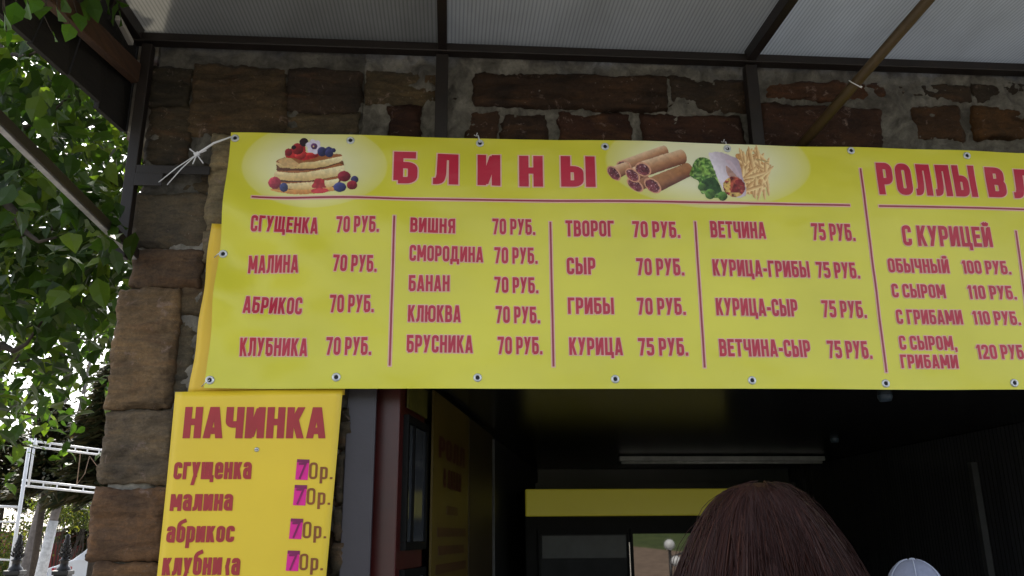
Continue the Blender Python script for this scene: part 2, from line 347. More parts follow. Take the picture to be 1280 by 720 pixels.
# the pier below the frame, and what the posters cover
z = P(150, 805, 0).z-.02
while z > .05:
    h_ = min(rnd.uniform(.2, .32), z); x = XL-.03+rnd.uniform(-.02, .02)
    while x < XO-.06:
        w_ = min(rnd.uniform(.28, .5), XO-x); w_ = XO-x if XO-x-w_ < .12 else w_
        stone(sb, x, x+w_-.015, z-h_+.02, z); x += w_
    z -= h_
z = P(300, 490, 0).z
while z > P(150, 805, 0).z:
    h_ = rnd.uniform(.18, .28); x = P(222, 600, 0).x
    while x < XO-.06:
        w_ = rnd.uniform(.22, .4); w_ = XO-x if XO-x-w_ < .1 else w_
        stone(sb, x, x+w_-.012, z-h_+.015, z, .02); x += w_
    z -= h_
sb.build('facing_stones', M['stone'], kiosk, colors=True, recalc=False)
def mortar(x0, x1, z0, z1, step, amp=1.0):
    mb = MB(); n, m = int((x1-x0)/step), int((z1-z0)/step)
    vs = []
    for j in range(m+1):
        for i in range(n+1):
            x, z = x0+(x1-x0)*i/n, z0+(z1-z0)*j/m
            vs.append((x, .030+amp*(-.034*nz(x, 7, z, 3.2)+.016*nz(x, 2, z*.6, 17)+.008*nz(x, 5, z*.5, 48)), z))
    mb.add(vs, [(j*(n+1)+i, j*(n+1)+i+1, (j+1)*(n+1)+i+1, (j+1)*(n+1)+i) for j in range(m) for i in range(n)], 0, None, True)
    return mb
ZR = P(555, 68, 0).z                                 # ledger height
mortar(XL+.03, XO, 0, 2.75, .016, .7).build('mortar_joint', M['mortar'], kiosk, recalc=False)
mortar(XL+.03, XO, 2.751, 3.75, .012, .8).build('mortar_joint', mortar_mat(.5), kiosk, recalc=False)  # darker copy of the lower mortar, canopy shade in its colour
mortar(XO+.002, XR, P(600, 180, 0).z-.3, 3.75, .010).build('mortar_joint', M['mortar2'], kiosk, recalc=False)
b = MB(); b.box(XL+.02, XO, .09, .5, 0, 3.76); b.box(XO+.001, XR, .09, .5, 2.3, 3.76); b.box(3.6, XR, .05, .5, 0, 2.298); b.build('front_wall', M['rubble'], kiosk)
b = MB(); b.box(XL-.07, XL+.015, .035, .5, 3.2, 3.76); b.build('wall_corner', M['rubble'], kiosk)
b = MB(); b.box(XL+.01, XR, .06, .6, 3.765, 5.75); b.build('added_upper_wall', M['rubble'], kiosk)  # unseen wall added above the canopy to shade it and the banner
b = MB(); b.box(XL-.03, XL+.3, .51, 8, 0, 5.7); b.build('side_wall', M['rubble'], kiosk)
b = MB(); b.box(XL+.305, XR, 7.6, 8, 0, 5.7); b.box(XR-.3, XR-.001, .61, 7.59, 0, 5.7); b.build('rear_wall', M['rubble'], kiosk)
b = MB(); b.box(XL-.2, XR+.2, -.05, 8.2, 5.76, 5.92); b.build('roof', M['oldwood'], kiosk)
# interior shell: the inner left wall runs in at a slant
ZC = 2.25
def LW(Y): return -.18+.2*Y                          # inner left wall line
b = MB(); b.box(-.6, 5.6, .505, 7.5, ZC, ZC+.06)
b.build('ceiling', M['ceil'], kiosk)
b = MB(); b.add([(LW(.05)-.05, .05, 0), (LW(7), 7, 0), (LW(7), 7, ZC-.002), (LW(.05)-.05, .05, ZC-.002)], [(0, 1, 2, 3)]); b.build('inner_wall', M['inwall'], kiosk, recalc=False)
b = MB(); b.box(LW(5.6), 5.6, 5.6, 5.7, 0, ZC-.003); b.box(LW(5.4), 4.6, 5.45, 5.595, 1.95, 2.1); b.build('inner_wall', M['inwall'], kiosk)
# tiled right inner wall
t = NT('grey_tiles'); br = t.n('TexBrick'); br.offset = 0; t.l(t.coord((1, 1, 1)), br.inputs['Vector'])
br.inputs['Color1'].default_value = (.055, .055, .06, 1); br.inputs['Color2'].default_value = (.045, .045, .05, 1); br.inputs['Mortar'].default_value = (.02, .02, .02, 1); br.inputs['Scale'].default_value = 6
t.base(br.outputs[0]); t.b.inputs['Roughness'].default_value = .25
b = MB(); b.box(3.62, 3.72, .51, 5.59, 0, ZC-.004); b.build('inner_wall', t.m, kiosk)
b = MB(); p0 = P(1215, 578, 1.9); b.box(p0.x-.02, p0.x+.02, 1.88, 1.92, 0, p0.z); b.build('wall_pole', simple('dull_steel', (.06, .06, .06), .4, .3), kiosk)
# purple-grey jamb panel
j0, j1 = P(431, 600, .0).x, P(467, 600, .0).x
b = MB(); b.box(j0-.003, j1, -.012, .02, 0, 2.26); b.build('door_jamb', M['jamb'], kiosk, bevel=.003)
sbj = MB(); zz = .02
while zz < 2.05:
    hh = rnd.uniform(.1, .2); stone(sbj, XO-.03, XO+.012+rnd.uniform(-.004, .006), zz, min(zz+hh-.01, 2.06), -.02, .06, (.10, .085, .06)); zz += hh
sbj.build('jamb_stones', M['stone'], kiosk, colors=True, recalc=False)
b = MB(); b.box(.35, 3.58, .7, 1.3, 0, 1.02); b.box(.3, 3.6, .66, 1.34, 1.021, 1.06); b.build('added_counter', simple('counter_panel', (.06, .05, .045), .5), kiosk, bevel=.004)  # unseen counter, added to block light entering the interior

# ------------------------------------------------------------------ text: every letter drawn from broad strokes
def glyph(ch, t):
    """strokes in a box of cap height 1; returns width, [('p', pts, radius, closed) | ('d', a, b)]"""
    h = t/2; L = h; B = h; T = 1-h; w = .50+max(0, t-.18)*.55; R_ = w-h; Mi = .52; r = .17
    V = lambda x, a=0, b=1: ('p', [(x, a), (x, b)], 0, False)
    p = lambda pts, rad=0, cl=False: ('p', pts, rad, cl)
    d = lambda a, b: ('d', a, b)
    O = lambda x0, x1, y0=B, y1=T: p([(x0, y0), (x1, y0), (x1, y1), (x0, y1)], r, True)
    if ch == 'А': return w+.04, [d((h*.95, 0), (w/2-.01, 1)), d((w+.04-h*.95, 0), (w/2+.05, 1)), p([(w*.25, .24), (w*.83, .24)])]
    if ch == 'Б': return w, [p([(w-.04, T), (L, T), (L, B)]), p([(L, B), (R_, B), (R_, .58), (L, .58)], (0, r, r, 0))]
    if ch == 'В': return w, [V(L), p([(L, T), (R_-.02, T), (R_-.02, Mi), (L, Mi)], (0, r*.9, r*.9, 0)), p([(L, Mi), (R_, Mi), (R_, B), (L, B)], (0, r*.9, r*.9, 0))]
    if ch in 'Гг': return w-.06, [p([(w-.06, T), (L, T), (L, 0)])]
    if ch == 'Д': return w+.14, [p([(h*.8, -.17), (h*.8, B), (w+.14-h*.8, B), (w+.14-h*.8, -.17)]), p([(h+.06, B), (h+.10, T), (w+.03-h, T), (w+.03-h, B)])]
    if ch == 'Е': return w-.05, [p([(w-.05, T), (L, T), (L, B), (w-.05, B)]), p([(L, Mi), (w-.09, Mi)])]
    if ch in 'ИЙиЬ': return w+.03, [V(L), V(R_+.03), d((L+h*.5, .04), (R_+.03-h*.5, .96))] + ([p([(w*.28, 1.22), (w*.36, 1.13), (w*.70, 1.13), (w*.78, 1.22)])] if ch == 'Й' else [])
    if ch in 'Кк': return w+.01, [V(L), d((L+.06, .40), (w-h*1.05, 1)), d((L+h+.03, .60), (w+.01-h*1.1, 0))]
    if ch == '‹': return w*.62, [d((h, .42), (w*.62-h*1.05, 1)), d((h, .58), (w*.62-h*1.1, 0))]
    if ch in 'Лл': return w+.03, [p([(R_+.03, 0), (R_+.03, T), (h+.09, T), (h+.075, .28), (h+.03, B), (0, B)], (0, 0, 0, .12, .10, 0))]
    if ch in 'Мм': return w+.16, [V(L), V(w+.16-h), d((L+h*.2, 1), (w/2+.08, .22)), d((w+.16-h-h*.2, 1), (w/2+.08, .22))]
    if ch in 'Нн': return w, [V(L), V(R_), p([(L, Mi), (R_, Mi)])]
    if ch in 'Оо0': return w, [O(L, R_)]
    if ch == 'Р': return w-.01, [V(L), p([(L, T), (R_-.01, T), (R_-.01, .42), (L, .42)], (0, r, r, 0))]
    if ch in 'Сс': return w-.01, [p([(R_-.01, .66), (R_-.01, T), (L, T), (L, B), (R_-.01, B), (R_-.01, .34)], (0, r, r, r, r, 0))]
    if ch in 'Тт': return w-.02, [p([(0, T), (w-.02, T)]), V(w/2-.01)]
    if ch == 'У': return w+.02, [d((w+.02-h*1.05, 1), (w*.30, 0)), d((h*1.05, 1), (w*.52, .34))]
    if ch == 'Ц': return w+.07, [p([(L, 1), (L, B), (w+.07-h*.8, B), (w+.07-h*.8, -.17)]), V(R_)]
    if ch in 'Чч': return w, [p([(L, 1), (L, .44), (R_, .44)], (0, .12, 0)), V(R_)]
    if ch in 'Шш': return w+.20, [p([(L, 1), (L, B), (w+.20-h, B), (w+.20-h, 1)]), V(w/2+.10)]
    if ch in 'Щщ': return w+.26, [p([(L, 1), (L, B), (w+.26-h*.8, B), (w+.26-h*.8, -.17)]), V(w/2+.10), V(w+.19-h)]
    if ch == 'Ы': return w+.22, [p([(L, 1), (L, B), (R_-.03, B), (R_-.03, .57), (L, .57)], (0, 0, r, r, 0)), V(w+.22-h)]
    if ch == 'Ю': return w+.27, [V(L), p([(L, Mi), (L+.2, Mi)]), O(L+.23, w+.27-h)]
    if ch == 'Я': return w, [V(R_), p([(R_, T), (L+.01, T), (L+.01, .45), (R_, .45)], (0, r, r, 0)), d((L+.02, 0), (L+.10, .45))]
    if ch == '1': return .30, [V(.30-h), d((h*.9, .76), (.30-h, 1))]
    if ch == '2': return w, [p([(L, .68), (L, T), (R_, T), (R_, .56), (L+.02, .16), (L+.02, B), (w, B)], (0, r, r, .14, .05, 0, 0))]
    if ch == '5': return w, [p([(w-.03, T), (L+.01, T), (L+.01, .57), (R_, .57), (R_, B), (L, B), (L, .27)], (0, 0, 0, r, r, r, 0))]
    if ch == '7': return w-.02, [p([(0, T), (w-.02, T)]), d((w-.02-h*1.05, 1-h), (w*.36, 0))]
    if ch == '.': return t, [p([(0, h), (t, h)])]
    if ch == ',': return t, [p([(0, h), (t, h)]), d((h, -.14), (h+.04, .02))]
    if ch == '-': return .28, [p([(0, .42), (.28, .42)])]
    # small letters (x-height = 1)
    if ch == 'а': return w, [p([(L, .70), (L, T), (R_, T), (R_, 0)], (0, r, r, 0)), p([(R_, .56), (L, .56), (L, B), (R_, B)], (0, r*.8, r*.8, 0))]
    if ch == 'б': return w, [O(L, R_), p([(L, .45), (L, 1.18), (w, 1.36)], (0, .2, 0))]
    if ch == 'е': return w, [p([(L, .48), (R_, .48), (R_, T), (L, T), (L, B), (R_, B), (R_, .30)], (0, 0, r, r, r, r, 0))]
    if ch == 'р': return w, [V(L, -.34), O(L, R_)]
    if ch == 'у': return w+.02, [d((w+.02-h*1.05, 1), (w*.22, -.34)), d((h*1.05, 1), (w*.52, .12))]
    return .22, []
def rounded(pts, rad, closed):
    n = len(pts); rad = rad if hasattr(rad, '__len__') else [rad]*n; out = []
    for i in range(n):
        b = Vector(pts[i])
        if rad[i] <= 0 or (not closed and i in (0, n-1)): out.append(b); continue
        a, c = Vector(pts[i-1]), Vector(pts[(i+1) % n]); u, v = a-b, c-b
        r_ = min(rad[i], u.length*.48, v.length*.48); p0, p1 = b+u.normalized()*r_, b+v.normalized()*r_
        for k in range(7): s_ = k/6; out.append(p0*(1-s_)**2+b*2*s_*(1-s_)*1.0+p1*s_*s_)
    return out
def dense(pts, closed):
    out = []; n = len(pts)
    for i in range(n):
        out.append(pts[i])
        if i < n-1 or closed:
            d_ = pts[(i+1) % n]-pts[i]; k = int(d_.length/.2)
            for q in range(1, k+1): out.append(pts[i]+d_*q/(k+1))
    return out
def strip(pts, hw, closed, ext):
    n = len(pts); left = []; right = []
    if not closed and ext:
        pts = list(pts); pts[0] = pts[0]+(pts[0]-pts[1]).normalized()*ext; pts[-1] = pts[-1]+(pts[-1]-pts[-2]).normalized()*ext
    for i in range(n):
        a = pts[i-1] if (closed or i > 0) else None; c = pts[(i+1) % n] if (closed or i < n-1) else None; b = pts[i]
        d0 = (b-a).normalized() if a is not None else None; d1 = (c-b).normalized() if c is not None else None
        if d0 is None: d0 = d1
        if d1 is None: d1 = d0
        n0, n1 = Vector((-d0.y, d0.x)), Vector((-d1.y, d1.x)); m = n0+n1
        m = m.normalized() if m.length > 1e-6 else n0; k = hw/max(.35, m.dot(n0)); left.append(b+m*k); right.append(b-m*k)
    vs = left+right; fs = [(i, (i+1) % n, n+(i+1) % n, n+i) for i in range(n if closed else n-1)]
    return vs, fs
def layout(body, t, gap):
    x = 0; out = []
    for ch in body:
        if ch == ' ': x += .24; continue
        w_, st = glyph(ch, t); out.append((x, ch, st)); x += w_+gap
    return x-gap, out
def put_text(name, body, px, Y, parent, layers, surf=None, t=.18, gap=.09):
    """px = (x0, x1, ytop, ybase) as measured; layers = [(extra half width, lift, material)]"""
    x0, x1, yt, yb = px; xm, ym = (x0+x1)/2, (yt+yb)/2
    X0, X1 = P(x0, ym, Y).x, P(x1, ym, Y).x; Zt, Zb = P(xm, yt, Y).z, P(xm, yb, Y).z; H = Zt-Zb
    W, items = layout(body, t, gap); sx = (X1-X0)/W/H; slope = (P(x1, yb, Y).z-P(x0, yb, Y).z)/(X1-X0)*0; root = None
    for (ex, lift, mat) in layers:
        mb = MB(); k = 0; e = ex/H
        for (gx, ch, st) in items:
            for s_ in st:
                if s_[0] == 'p':
                    pts = [Vector((q.x, q.y)) for q in [Vector(v) for v in rounded(s_[1], s_[2], s_[3])]]
                    # widen in real units even though the word is squeezed sideways
                    vs, fs = strip(dense(pts, s_[3]), t/2+e, s_[3], e)
                else:
                    a, b_ = Vector(s_[1]), Vector(s_[2]); dv = b_-a; hw = (t/2*.96+e)*dv.length/max(abs(dv.y), .2)
                    hw = min(hw, t*.95+e); u = dv.normalized()*e; a2, b2 = a-u, b_+u
                    vs = []
                    for q_ in range(6): m_ = a2+(b2-a2)*q_/5; vs += [m_+Vector((-hw, 0)), m_+Vector((hw, 0))]
                    fs = [(2*q_, 2*q_+1, 2*q_+3, 2*q_+2) for q_ in range(5)]
                out = []
                for q in vs:
                    wx, wz = X0+(gx+q.x)*H*sx, Zb+q.y*H; out.append((wx, Y-lift-k*.00009+(surf(wx, wz) if surf else 0), wz))
                mb.add(out, fs); k = (k+1) % 4
        ob = mb.build(name if root is None else name+'_edge', mat, parent if root is None else root, recalc=False); root = root or ob
_tc = {}
def text_geo(body, off=0):
    if body not in _tc:
        c = bpy.data.curves.new('lettering', 'FONT'); c.body = body; c.resolution_u = 5; c.fill_mode = 'FRONT'
        o = bpy.data.objects.new('lettering', c); COL.objects.link(o)
        dg = bpy.context.evaluated_depsgraph_get(); me = bpy.data.meshes.new_from_object(o.evaluated_get(dg))
        vs = np.array([v.co[:] for v in me.vertices]); fs = [tuple(p.vertices) for p in me.polygons]
        bpy.data.objects.remove(o); bpy.data.curves.remove(c); bpy.data.meshes.remove(me); _tc[body] = (vs, fs)
    return _tc[body]
def put_plain(name, body, px, Y, parent, lift, mat, surf, ref):
    x0, x1, yt, yb = px; xm, ym = (x0+x1)/2, (yt+yb)/2; X0, X1 = P(x0, ym, Y).x, P(x1, ym, Y).x; Zt, Zb = P(xm, yt, Y).z, P(xm, yb, Y).z
    v1, fs = text_geo(body); rv_, _ = text_geo(ref); sx = (X1-X0)/np.ptp(v1[:, 0]); sz = (Zt-Zb)/np.ptp(rv_[:, 1]); mb = MB()
    pts = [(X0+(x-v1[:, 0].min())*sx, Zb+(y-rv_[:, 1].min())*sz) for x, y, _z in v1]
    mb.add([(x, Y-lift+surf(x, z), z) for x, z in pts], fs); mb.build(name, mat, parent, recalc=False)

# ------------------------------------------------------------------ menu banner
YB = -.12
TL, BL, = P(288, 164, YB), P(255, 485, YB)
TR, BR = P(1280, 190, YB), P(1280, 487, YB); XE = TR.x+.75
ztr = TL.z+(TR.z-TL.z)*(XE-TL.x)/(TR.x-TL.x); zbr = BL.z+(BR.z-BL.z)*(XE-BL.x)/(BR.x-BL.x)
def bsurf(x, z):
    u = (x-TL.x); v = (z-BL.z)/(TL.z-BL.z)
    y = .006*math.sin(u*2.1+.6)+.004*math.sin(u*5.3+v*2.2)+.006*nz(x, 0, z, 1.1)
    l = math.exp(-max(0, u)*2.2)
    y += l*.017*math.sin((x*.75+z)*16+1.0)*(.35+.65*math.sin(v*3.1))+.0035*math.exp(-((v-.06)/.08)**2)*math.sin(x*7.6)
    y += .0035*math.exp(-((v-.97)/.05)**2)*math.sin(x*13)+.0022*nz(x*1.2, 4, z*2.5, 2.6)
    y += .003*math.exp(-((u-.2)/.22)**2)*math.sin((z-x*.5)*34)*math.exp(-((v-.3)/.25)**2)
    return y
YBf = lambda x, z: bsurf(x, z)
banner = thing('menu_banner', 'long yellow vinyl banner with red price columns and food pictures over the opening', 'banner', (TL.x, YB, BL.z))
# printed ovals in banner-local coordinates
def ell(cx, cy, rx, ry, soft, k):
    a = P(cx, cy, YB); bx_ = P(cx+rx, cy, YB); bz_ = P(cx, cy+ry, YB); return (a.x-TL.x, a.z-BL.z, bx_.x-a.x, a.z-bz_.z, soft, k)
M['banner'] = vinyl('yellow_vinyl', (.70, .66, .045), [ell(393, 206, 92, 53, .45, .85), ell(886, 204, 128, 58, .55, .95)])
mb = MB(); n, m = 300, 70; vs = []
for j in range(m+1):
    for i in range(n+1):
        a, c = i/n, j/m
        x = (BL.x+(XE-BL.x)*a)*(1-c)+(TL.x+(XE-TL.x)*a)*c
        z = (BL.z+(zbr-BL.z)*a)*(1-c)+(TL.z+(ztr-TL.z)*a)*c
        z += c**6*(-.0012+.0012*math.cos((x-TL.x)/.512*2*math.pi))
        if i == 0 or j == m:
            pass
        vs.append((x, YB+bsurf(x, z), z))
mb.add(vs, [(j*(n+1)+i, j*(n+1)+i+1, (j+1)*(n+1)+i+1, (j+1)*(n+1)+i) for j in range(m) for i in range(n)], 0, None, True)
sheet = mb.build('vinyl_sheet', M['banner'], banner, recalc=False)
GR = [(293, 171), (438, 175), (600, 178), (756, 184), (909, 186), (1063, 189), (1208, 195), (262, 475), (420, 471), (597, 472), (769, 474), (939, 476), (1108, 479), (1267, 479), (277, 315)]
for (gx, gy) in GR:
    p = P(gx, gy, YB); y = YB+bsurf(p.x, p.z); mb = MB()
    mb.lathe((p.x, y, p.z), [(.0075, -.0015), (.0085, -.004), (.012, -.0055), (.0155, -.004), (.017, -.001)], 20, 0, 'y')
    mb.lathe((p.x, y, p.z), [(0, -.0018), (.0078, -.0018)], 16, 1, 'y'); mb.build('grommet', [M['grommet'], M['hole']], banner, recalc=False)
LY = [(0, .0026, M['red']), (.0034, .0012, M['halo'])]
rows = [('СГУЩЕНКА', 314, 397, 270, 290.5), ('70 РУБ.', 420, 474, 270.5, 290), ('МАЛИНА', 309, 373, 318.5, 340), ('70 РУБ.', 416, 471, 318, 339), ('АБРИКОС', 304, 377, 370, 391.5), ('70 РУБ.', 412, 467.5, 368.5, 390), ('КЛУБНИКА', 299, 384, 422, 444.5), ('70 РУБ.', 407, 464, 420.5, 443),
 ('ВИШНЯ', 513, 569, 272.5, 291), ('70 РУБ.', 615.5, 669, 273.5, 293), ('СМОРОДИНА', 512, 604, 307.5, 327), ('70 РУБ.', 618, 672, 309, 329), ('БАНАН', 511, 562, 344, 364), ('70 РУБ.', 618, 673, 346, 366), ('КЛЮКВА', 510, 576, 381.5, 402.5), ('70 РУБ.', 619.5, 675, 383, 404), ('БРУСНИКА', 508.5, 591, 419, 441), ('70 РУБ.', 622, 678, 421, 442.5),
 ('ТВОРОГ', 707, 767, 276, 296), ('70 РУБ.', 790, 849, 278, 298), ('СЫР', 708.5, 744, 322, 343), ('70 РУБ.', 795, 854, 324, 345), ('ГРИБЫ', 710, 767, 372, 392.5), ('70 РУБ.', 796, 856, 373, 394), ('КУРИЦА', 711.5, 778, 422, 444), ('75 РУБ.', 797.5, 859, 423, 445),
 ('ВЕТЧИНА', 887, 956, 278, 298.5), ('75 РУБ.', 1014, 1068, 280, 301), ('КУРИЦА-ГРИБЫ', 890, 1011, 326, 346.5), ('75 РУБ.', 1020, 1074, 328, 348), ('КУРИЦА-СЫР', 894, 996, 374, 395.5), ('75 РУБ.', 1027, 1083, 376, 397), ('ВЕТЧИНА-СЫР', 898, 1012, 425, 446.5), ('75 РУБ.', 1034, 1090, 426, 448),
 ('С КУРИЦЕЙ', 1128, 1239, 283, 308), ('ОБЫЧНЫЙ', 1110, 1186, 323.5, 341), ('100 РУБ.', 1202.5, 1263, 326, 342.5), ('С СЫРОМ', 1115, 1182, 355, 372), ('110 РУБ.', 1210, 1270, 357, 374), ('С ГРИБАМИ', 1121, 1203, 387, 405), ('110 РУБ.', 1216, 1275, 389, 406), ('С СЫРОМ,', 1125, 1196, 419.5, 437), ('ГРИБАМИ', 1127, 1198, 443, 460), ('120 РУБ.', 1221, 1283, 431, 449)]
for (s_, x0, x1, yt, yb) in rows: put_text('price' if 'РУБ' in s_ else 'menu_word', s_, (x0, x1, yt, yb), YB, banner, LY, bsurf)
LH = [(0, .0026, M['red']), (.0042, .0012, M['halo'])]
for (s_, x0, x1, yt, yb) in [('Б', 492, 522, 190, 229), ('Л', 541.5, 573, 192, 230.5), ('И', 597, 625.5, 193, 231.5), ('Н', 649, 678.5, 195, 233), ('Ы', 701, 743.5, 196, 234), ('РОЛЛЫ', 1096, 1219, 206, 245), ('В', 1233, 1257, 209.5, 246.5), ('Л', 1266, 1293, 211.5, 247.5)]:
    put_text('heading_letter' if len(s_) == 1 else 'heading_word', s_, (x0, x1, yt, yb), YB, banner, LH, bsurf, .205, .10)
def rule(a, b, wpx=2.4):
    A, B_ = P(*a, YB), P(*b, YB); d = (B_-A); d.y = 0; L = d.length; d.normalize(); nrm = Vector((-d.z, 0, d.x)); root = None
    for (hw, lift, mat, ex) in ((.0038, .0021, M['rule'], 0), (.0085, .0010, M['halo'], .004)):
        mb = MB(); k = max(2, int(L/.03)); vs = []
        for i in range(k+1):
            p = A-d*ex+d*(L+2*ex)*i/k
            for s_ in (-1, 1):
                q = p+nrm*hw*s_; vs.append((q.x, YB-lift+bsurf(q.x, q.z), q.z))
        mb.add(vs, [(2*i, 2*i+1, 2*i+3, 2*i+2) for i in range(k)], 0, None, True)
        ob = mb.build('divider_line' if root is None else 'divider_line_edge', mat, banner if root is None else root, recalc=False); root = root or ob
for a, b in [((314, 245), (1062, 257)), ((1098, 258), (1330, 262)), ((493, 270), (487, 457)), ((688, 277), (692, 458)), ((868, 278), (880, 460)), ((1075, 211), (1109, 465)), ((1270.5, 288), (1292, 455))]: rule(a, b)

# printed food pictures: a fine grid of coloured points lying on the banner
class Paint:
    def __init__(s, ox, oy, sc, W, H, step):
        s.ox, s.oy, s.sc = ox, oy, sc; s.xs = np.arange(0, W+1, step); s.ys = np.arange(0, H+1, step)
        s.X, s.Y = np.meshgrid(s.xs, s.ys); s.rgb = np.zeros(s.X.shape+(3,)); s.a = np.zeros(s.X.shape, bool); s.rs = np.random.RandomState(3)
        s.N = s._noise(6)+.5*s._noise(3)
    def _noise(s, k):
        h, w_ = s.X.shape; r = s.rs.rand(h//k+3, w_//k+3); yy = np.arange(h)/k; xx = np.arange(w_)/k
        y0 = yy.astype(int); x0 = xx.astype(int); fy = (yy-y0)[:, None]; fx = (xx-x0)[None]
        return (r[y0][:, x0]*(1-fy)*(1-fx)+r[y0+1][:, x0]*fy*(1-fx)+r[y0][:, x0+1]*(1-fy)*fx+r[y0+1][:, x0+1]*fy*fx)-.5
    def poly(s, pts, smooth=True):
        if smooth:
            q = []; n = len(pts)
            for i in range(n):
                p0, p1, p2, p3 = [np.array(pts[(i+k) % n], float) for k in (-1, 0, 1, 2)]
                for t_ in np.linspace(0, 1, 6, endpoint=False):
                    q.append(.5*((2*p1)+(-p0+p2)*t_+(2*p0-5*p1+4*p2-p3)*t_**2+(-p0+3*p1-3*p2+p3)*t_**3))
            pts = q
        X = s.X+s.N*7; Y = s.Y+np.roll(s.N, 9, 1)*7; ins = np.zeros(X.shape, bool); n = len(pts)
        for i in range(n):
            (x0, y0), (x1, y1) = pts[i], pts[(i+1) % n]
            if y0 == y1: continue
            ins ^= ((y0 > Y) != (y1 > Y)) & (X < (x1-x0)*(Y-y0)/(y1-y0)+x0)
        return ins
    def ell(s, cx, cy, rx, ry, rot=0, jit=.1):
        a = math.radians(rot); dx, dy = s.X-cx, s.Y-cy
        u = (dx*math.cos(a)+dy*math.sin(a))/rx; v = (-dx*math.sin(a)+dy*math.cos(a))/ry
        return u*u+v*v+s.N*jit < 1, u, v
    def fill(s, mask, c, amp=.12):
        c = np.array(c, float)/255; c = np.where(c <= .04045, c/12.92, ((c+.055)/1.055)**2.4)
        col = c if c.ndim > 1 else np.broadcast_to(c, s.rgb.shape)
        s.rgb[mask] = (col*(1+amp*2*s.N[..., None]))[mask]; s.a |= mask
    def grad(s, c0, c1, t_): t_ = np.clip(t_, 0, 1)[..., None]; return np.array(c0)*(1-t_)+np.array(c1)*t_
    def berry(s, cx, cy, r, c, ry=None, hi=60, tex=.2):
        mk, u, v = s.ell(cx, cy, r, ry or r); l = np.clip(.55-.5*(u+v)*.7, 0, 1.2)[..., None]
        s.fill(mk, np.clip(np.array(c)*(.55+.65*l)+hi*np.clip(l-.85, 0, 1), 0, 255), tex)
    def build(s, name, parent):
        h, w_ = s.X.shape; mb = MB(); ids = -np.ones((h, w_), int); need = np.zeros((h, w_), bool)
        cell = s.a[:-1, :-1] & s.a[1:, :-1] & s.a[:-1, 1:] & s.a[1:, 1:]
        need[:-1, :-1] |= cell; need[1:, :-1] |= cell; need[:-1, 1:] |= cell; need[1:, 1:] |= cell
        vs = []; cs = []
        for j, i in zip(*np.nonzero(need)):
            p = P(s.ox+s.xs[i]/s.sc, s.oy+s.ys[j]/s.sc, YB); ids[j, i] = len(vs)
            vs.append((p.x, YB-.0015+bsurf(p.x, p.z), p.z)); cs.append(tuple(np.clip(s.rgb[j, i]*1.08, 0, .95)))
        mb.v = vs; mb.c = cs
        for j, i in zip(*np.nonzero(cell)): mb.f.append([ids[j, i], ids[j+1, i], ids[j+1, i+1], ids[j, i+1]]); mb.m.append(0); mb.sm.append(True)
        return mb.build(name, M['pic'], parent, colors=True, recalc=False)
# stack of thick pancakes with berries
p = Paint(320, 165, 8.471, 1186, 720, 4)
def cake(pts, top, c_hi=(236, 222, 178), c_lo=(196, 158, 96)):
    mk = p.poly(pts); ys_ = p.Y[mk]; t_ = (p.Y-ys_.min())/(np.ptp(ys_)); p.fill(mk, p.grad(c_hi, c_lo, (t_-.35)*1.4), .16)
    p.fill(p.poly(top) & mk, (158, 98, 58), .2)
p.fill(p.poly([(240, 320), (600, 300), (890, 280), (930, 400), (880, 560), (800, 630), (300, 630), (200, 500), (225, 420)]), (112, 72, 46), .25)
cake([(150, 588), (400, 575), (800, 585), (825, 620), (700, 645), (450, 652), (220, 622)], [(150, 588), (400, 575), (500, 590), (300, 600)], (214, 160, 92), (190, 120, 58))
cake([(245, 520), (420, 500), (640, 505), (862, 470), (872, 530), (790, 585), (570, 606), (360, 592), (255, 560)], [(245, 505), (600, 500), (860, 465), (850, 500), (600, 530), (270, 535)])
p.fill(p.poly([(245, 500), (600, 500), (870, 465), (600, 522), (270, 520)]), (70, 40, 30))
cake([(188, 462), (235, 395), (500, 380), (870, 330), (945, 400), (900, 455), (610, 512), (320, 506)], [(230, 400), (560, 375), (880, 325), (920, 350), (700, 400), (500, 430), (300, 425)])
p.fill(p.poly([(230, 385), (560, 385), (870, 328), (620, 405), (280, 410)]), (90, 50, 34))
cake([(212, 300), (330, 264), (600, 250), (870, 222), (918, 275), (860, 325), (610, 388), (290, 378), (228, 350)], [(212, 300), (330, 262), (880, 228), (905, 250), (640, 310), (480, 330), (420, 370), (250, 330)])
p.fill(p.poly([(235, 300), (330, 270), (400, 300), (460, 360), (300, 360)]), (196, 160, 110), .2)
p.fill(p.poly([(305, 250), (320, 190), (390, 170), (440, 120), (520, 150), (540, 215), (655, 225), (640, 268), (510, 302), (410, 282), (330, 272)]), (176, 40, 44), .35)
p.berry(470, 250, 60, (205, 60, 60), 40); p.berry(590, 245, 60, (190, 52, 52), 28); p.berry(440, 180, 62, (150, 36, 42)); p.berry(345, 215, 40, (140, 34, 44))
p.berry(508, 108, 48, (48, 26, 40)); p.berry(400, 165, 25, (40, 22, 34))
for k in range(6):
    a = k*math.pi/3+.3; mk, u, v = p.ell(612+48*math.cos(a), 152+44*math.sin(a), 40, 34, k*60, .35); p.fill(mk, (214, 206, 226), .12)
p.berry(615, 150, 34, (96, 52, 104)); p.berry(610, 152, 10, (220, 190, 120))
for (x, y, r_) in ((770, 195, 44), (700, 205, 52), (775, 222, 44), (820, 190, 26)): p.berry(x, y, r_, (58, 58, 104))
p.berry(190, 526, 70, (176, 56, 78), 62, 70, .3); p.berry(290, 575, 46, (62, 66, 116))
p.fill(p.poly([(610, 540), (640, 498), (715, 505), (728, 560), (740, 590), (600, 592)]), (168, 48, 56), .3); mk, u, v = p.ell(675, 622, 95, 28); p.fill(mk, (196, 58, 64), .25)
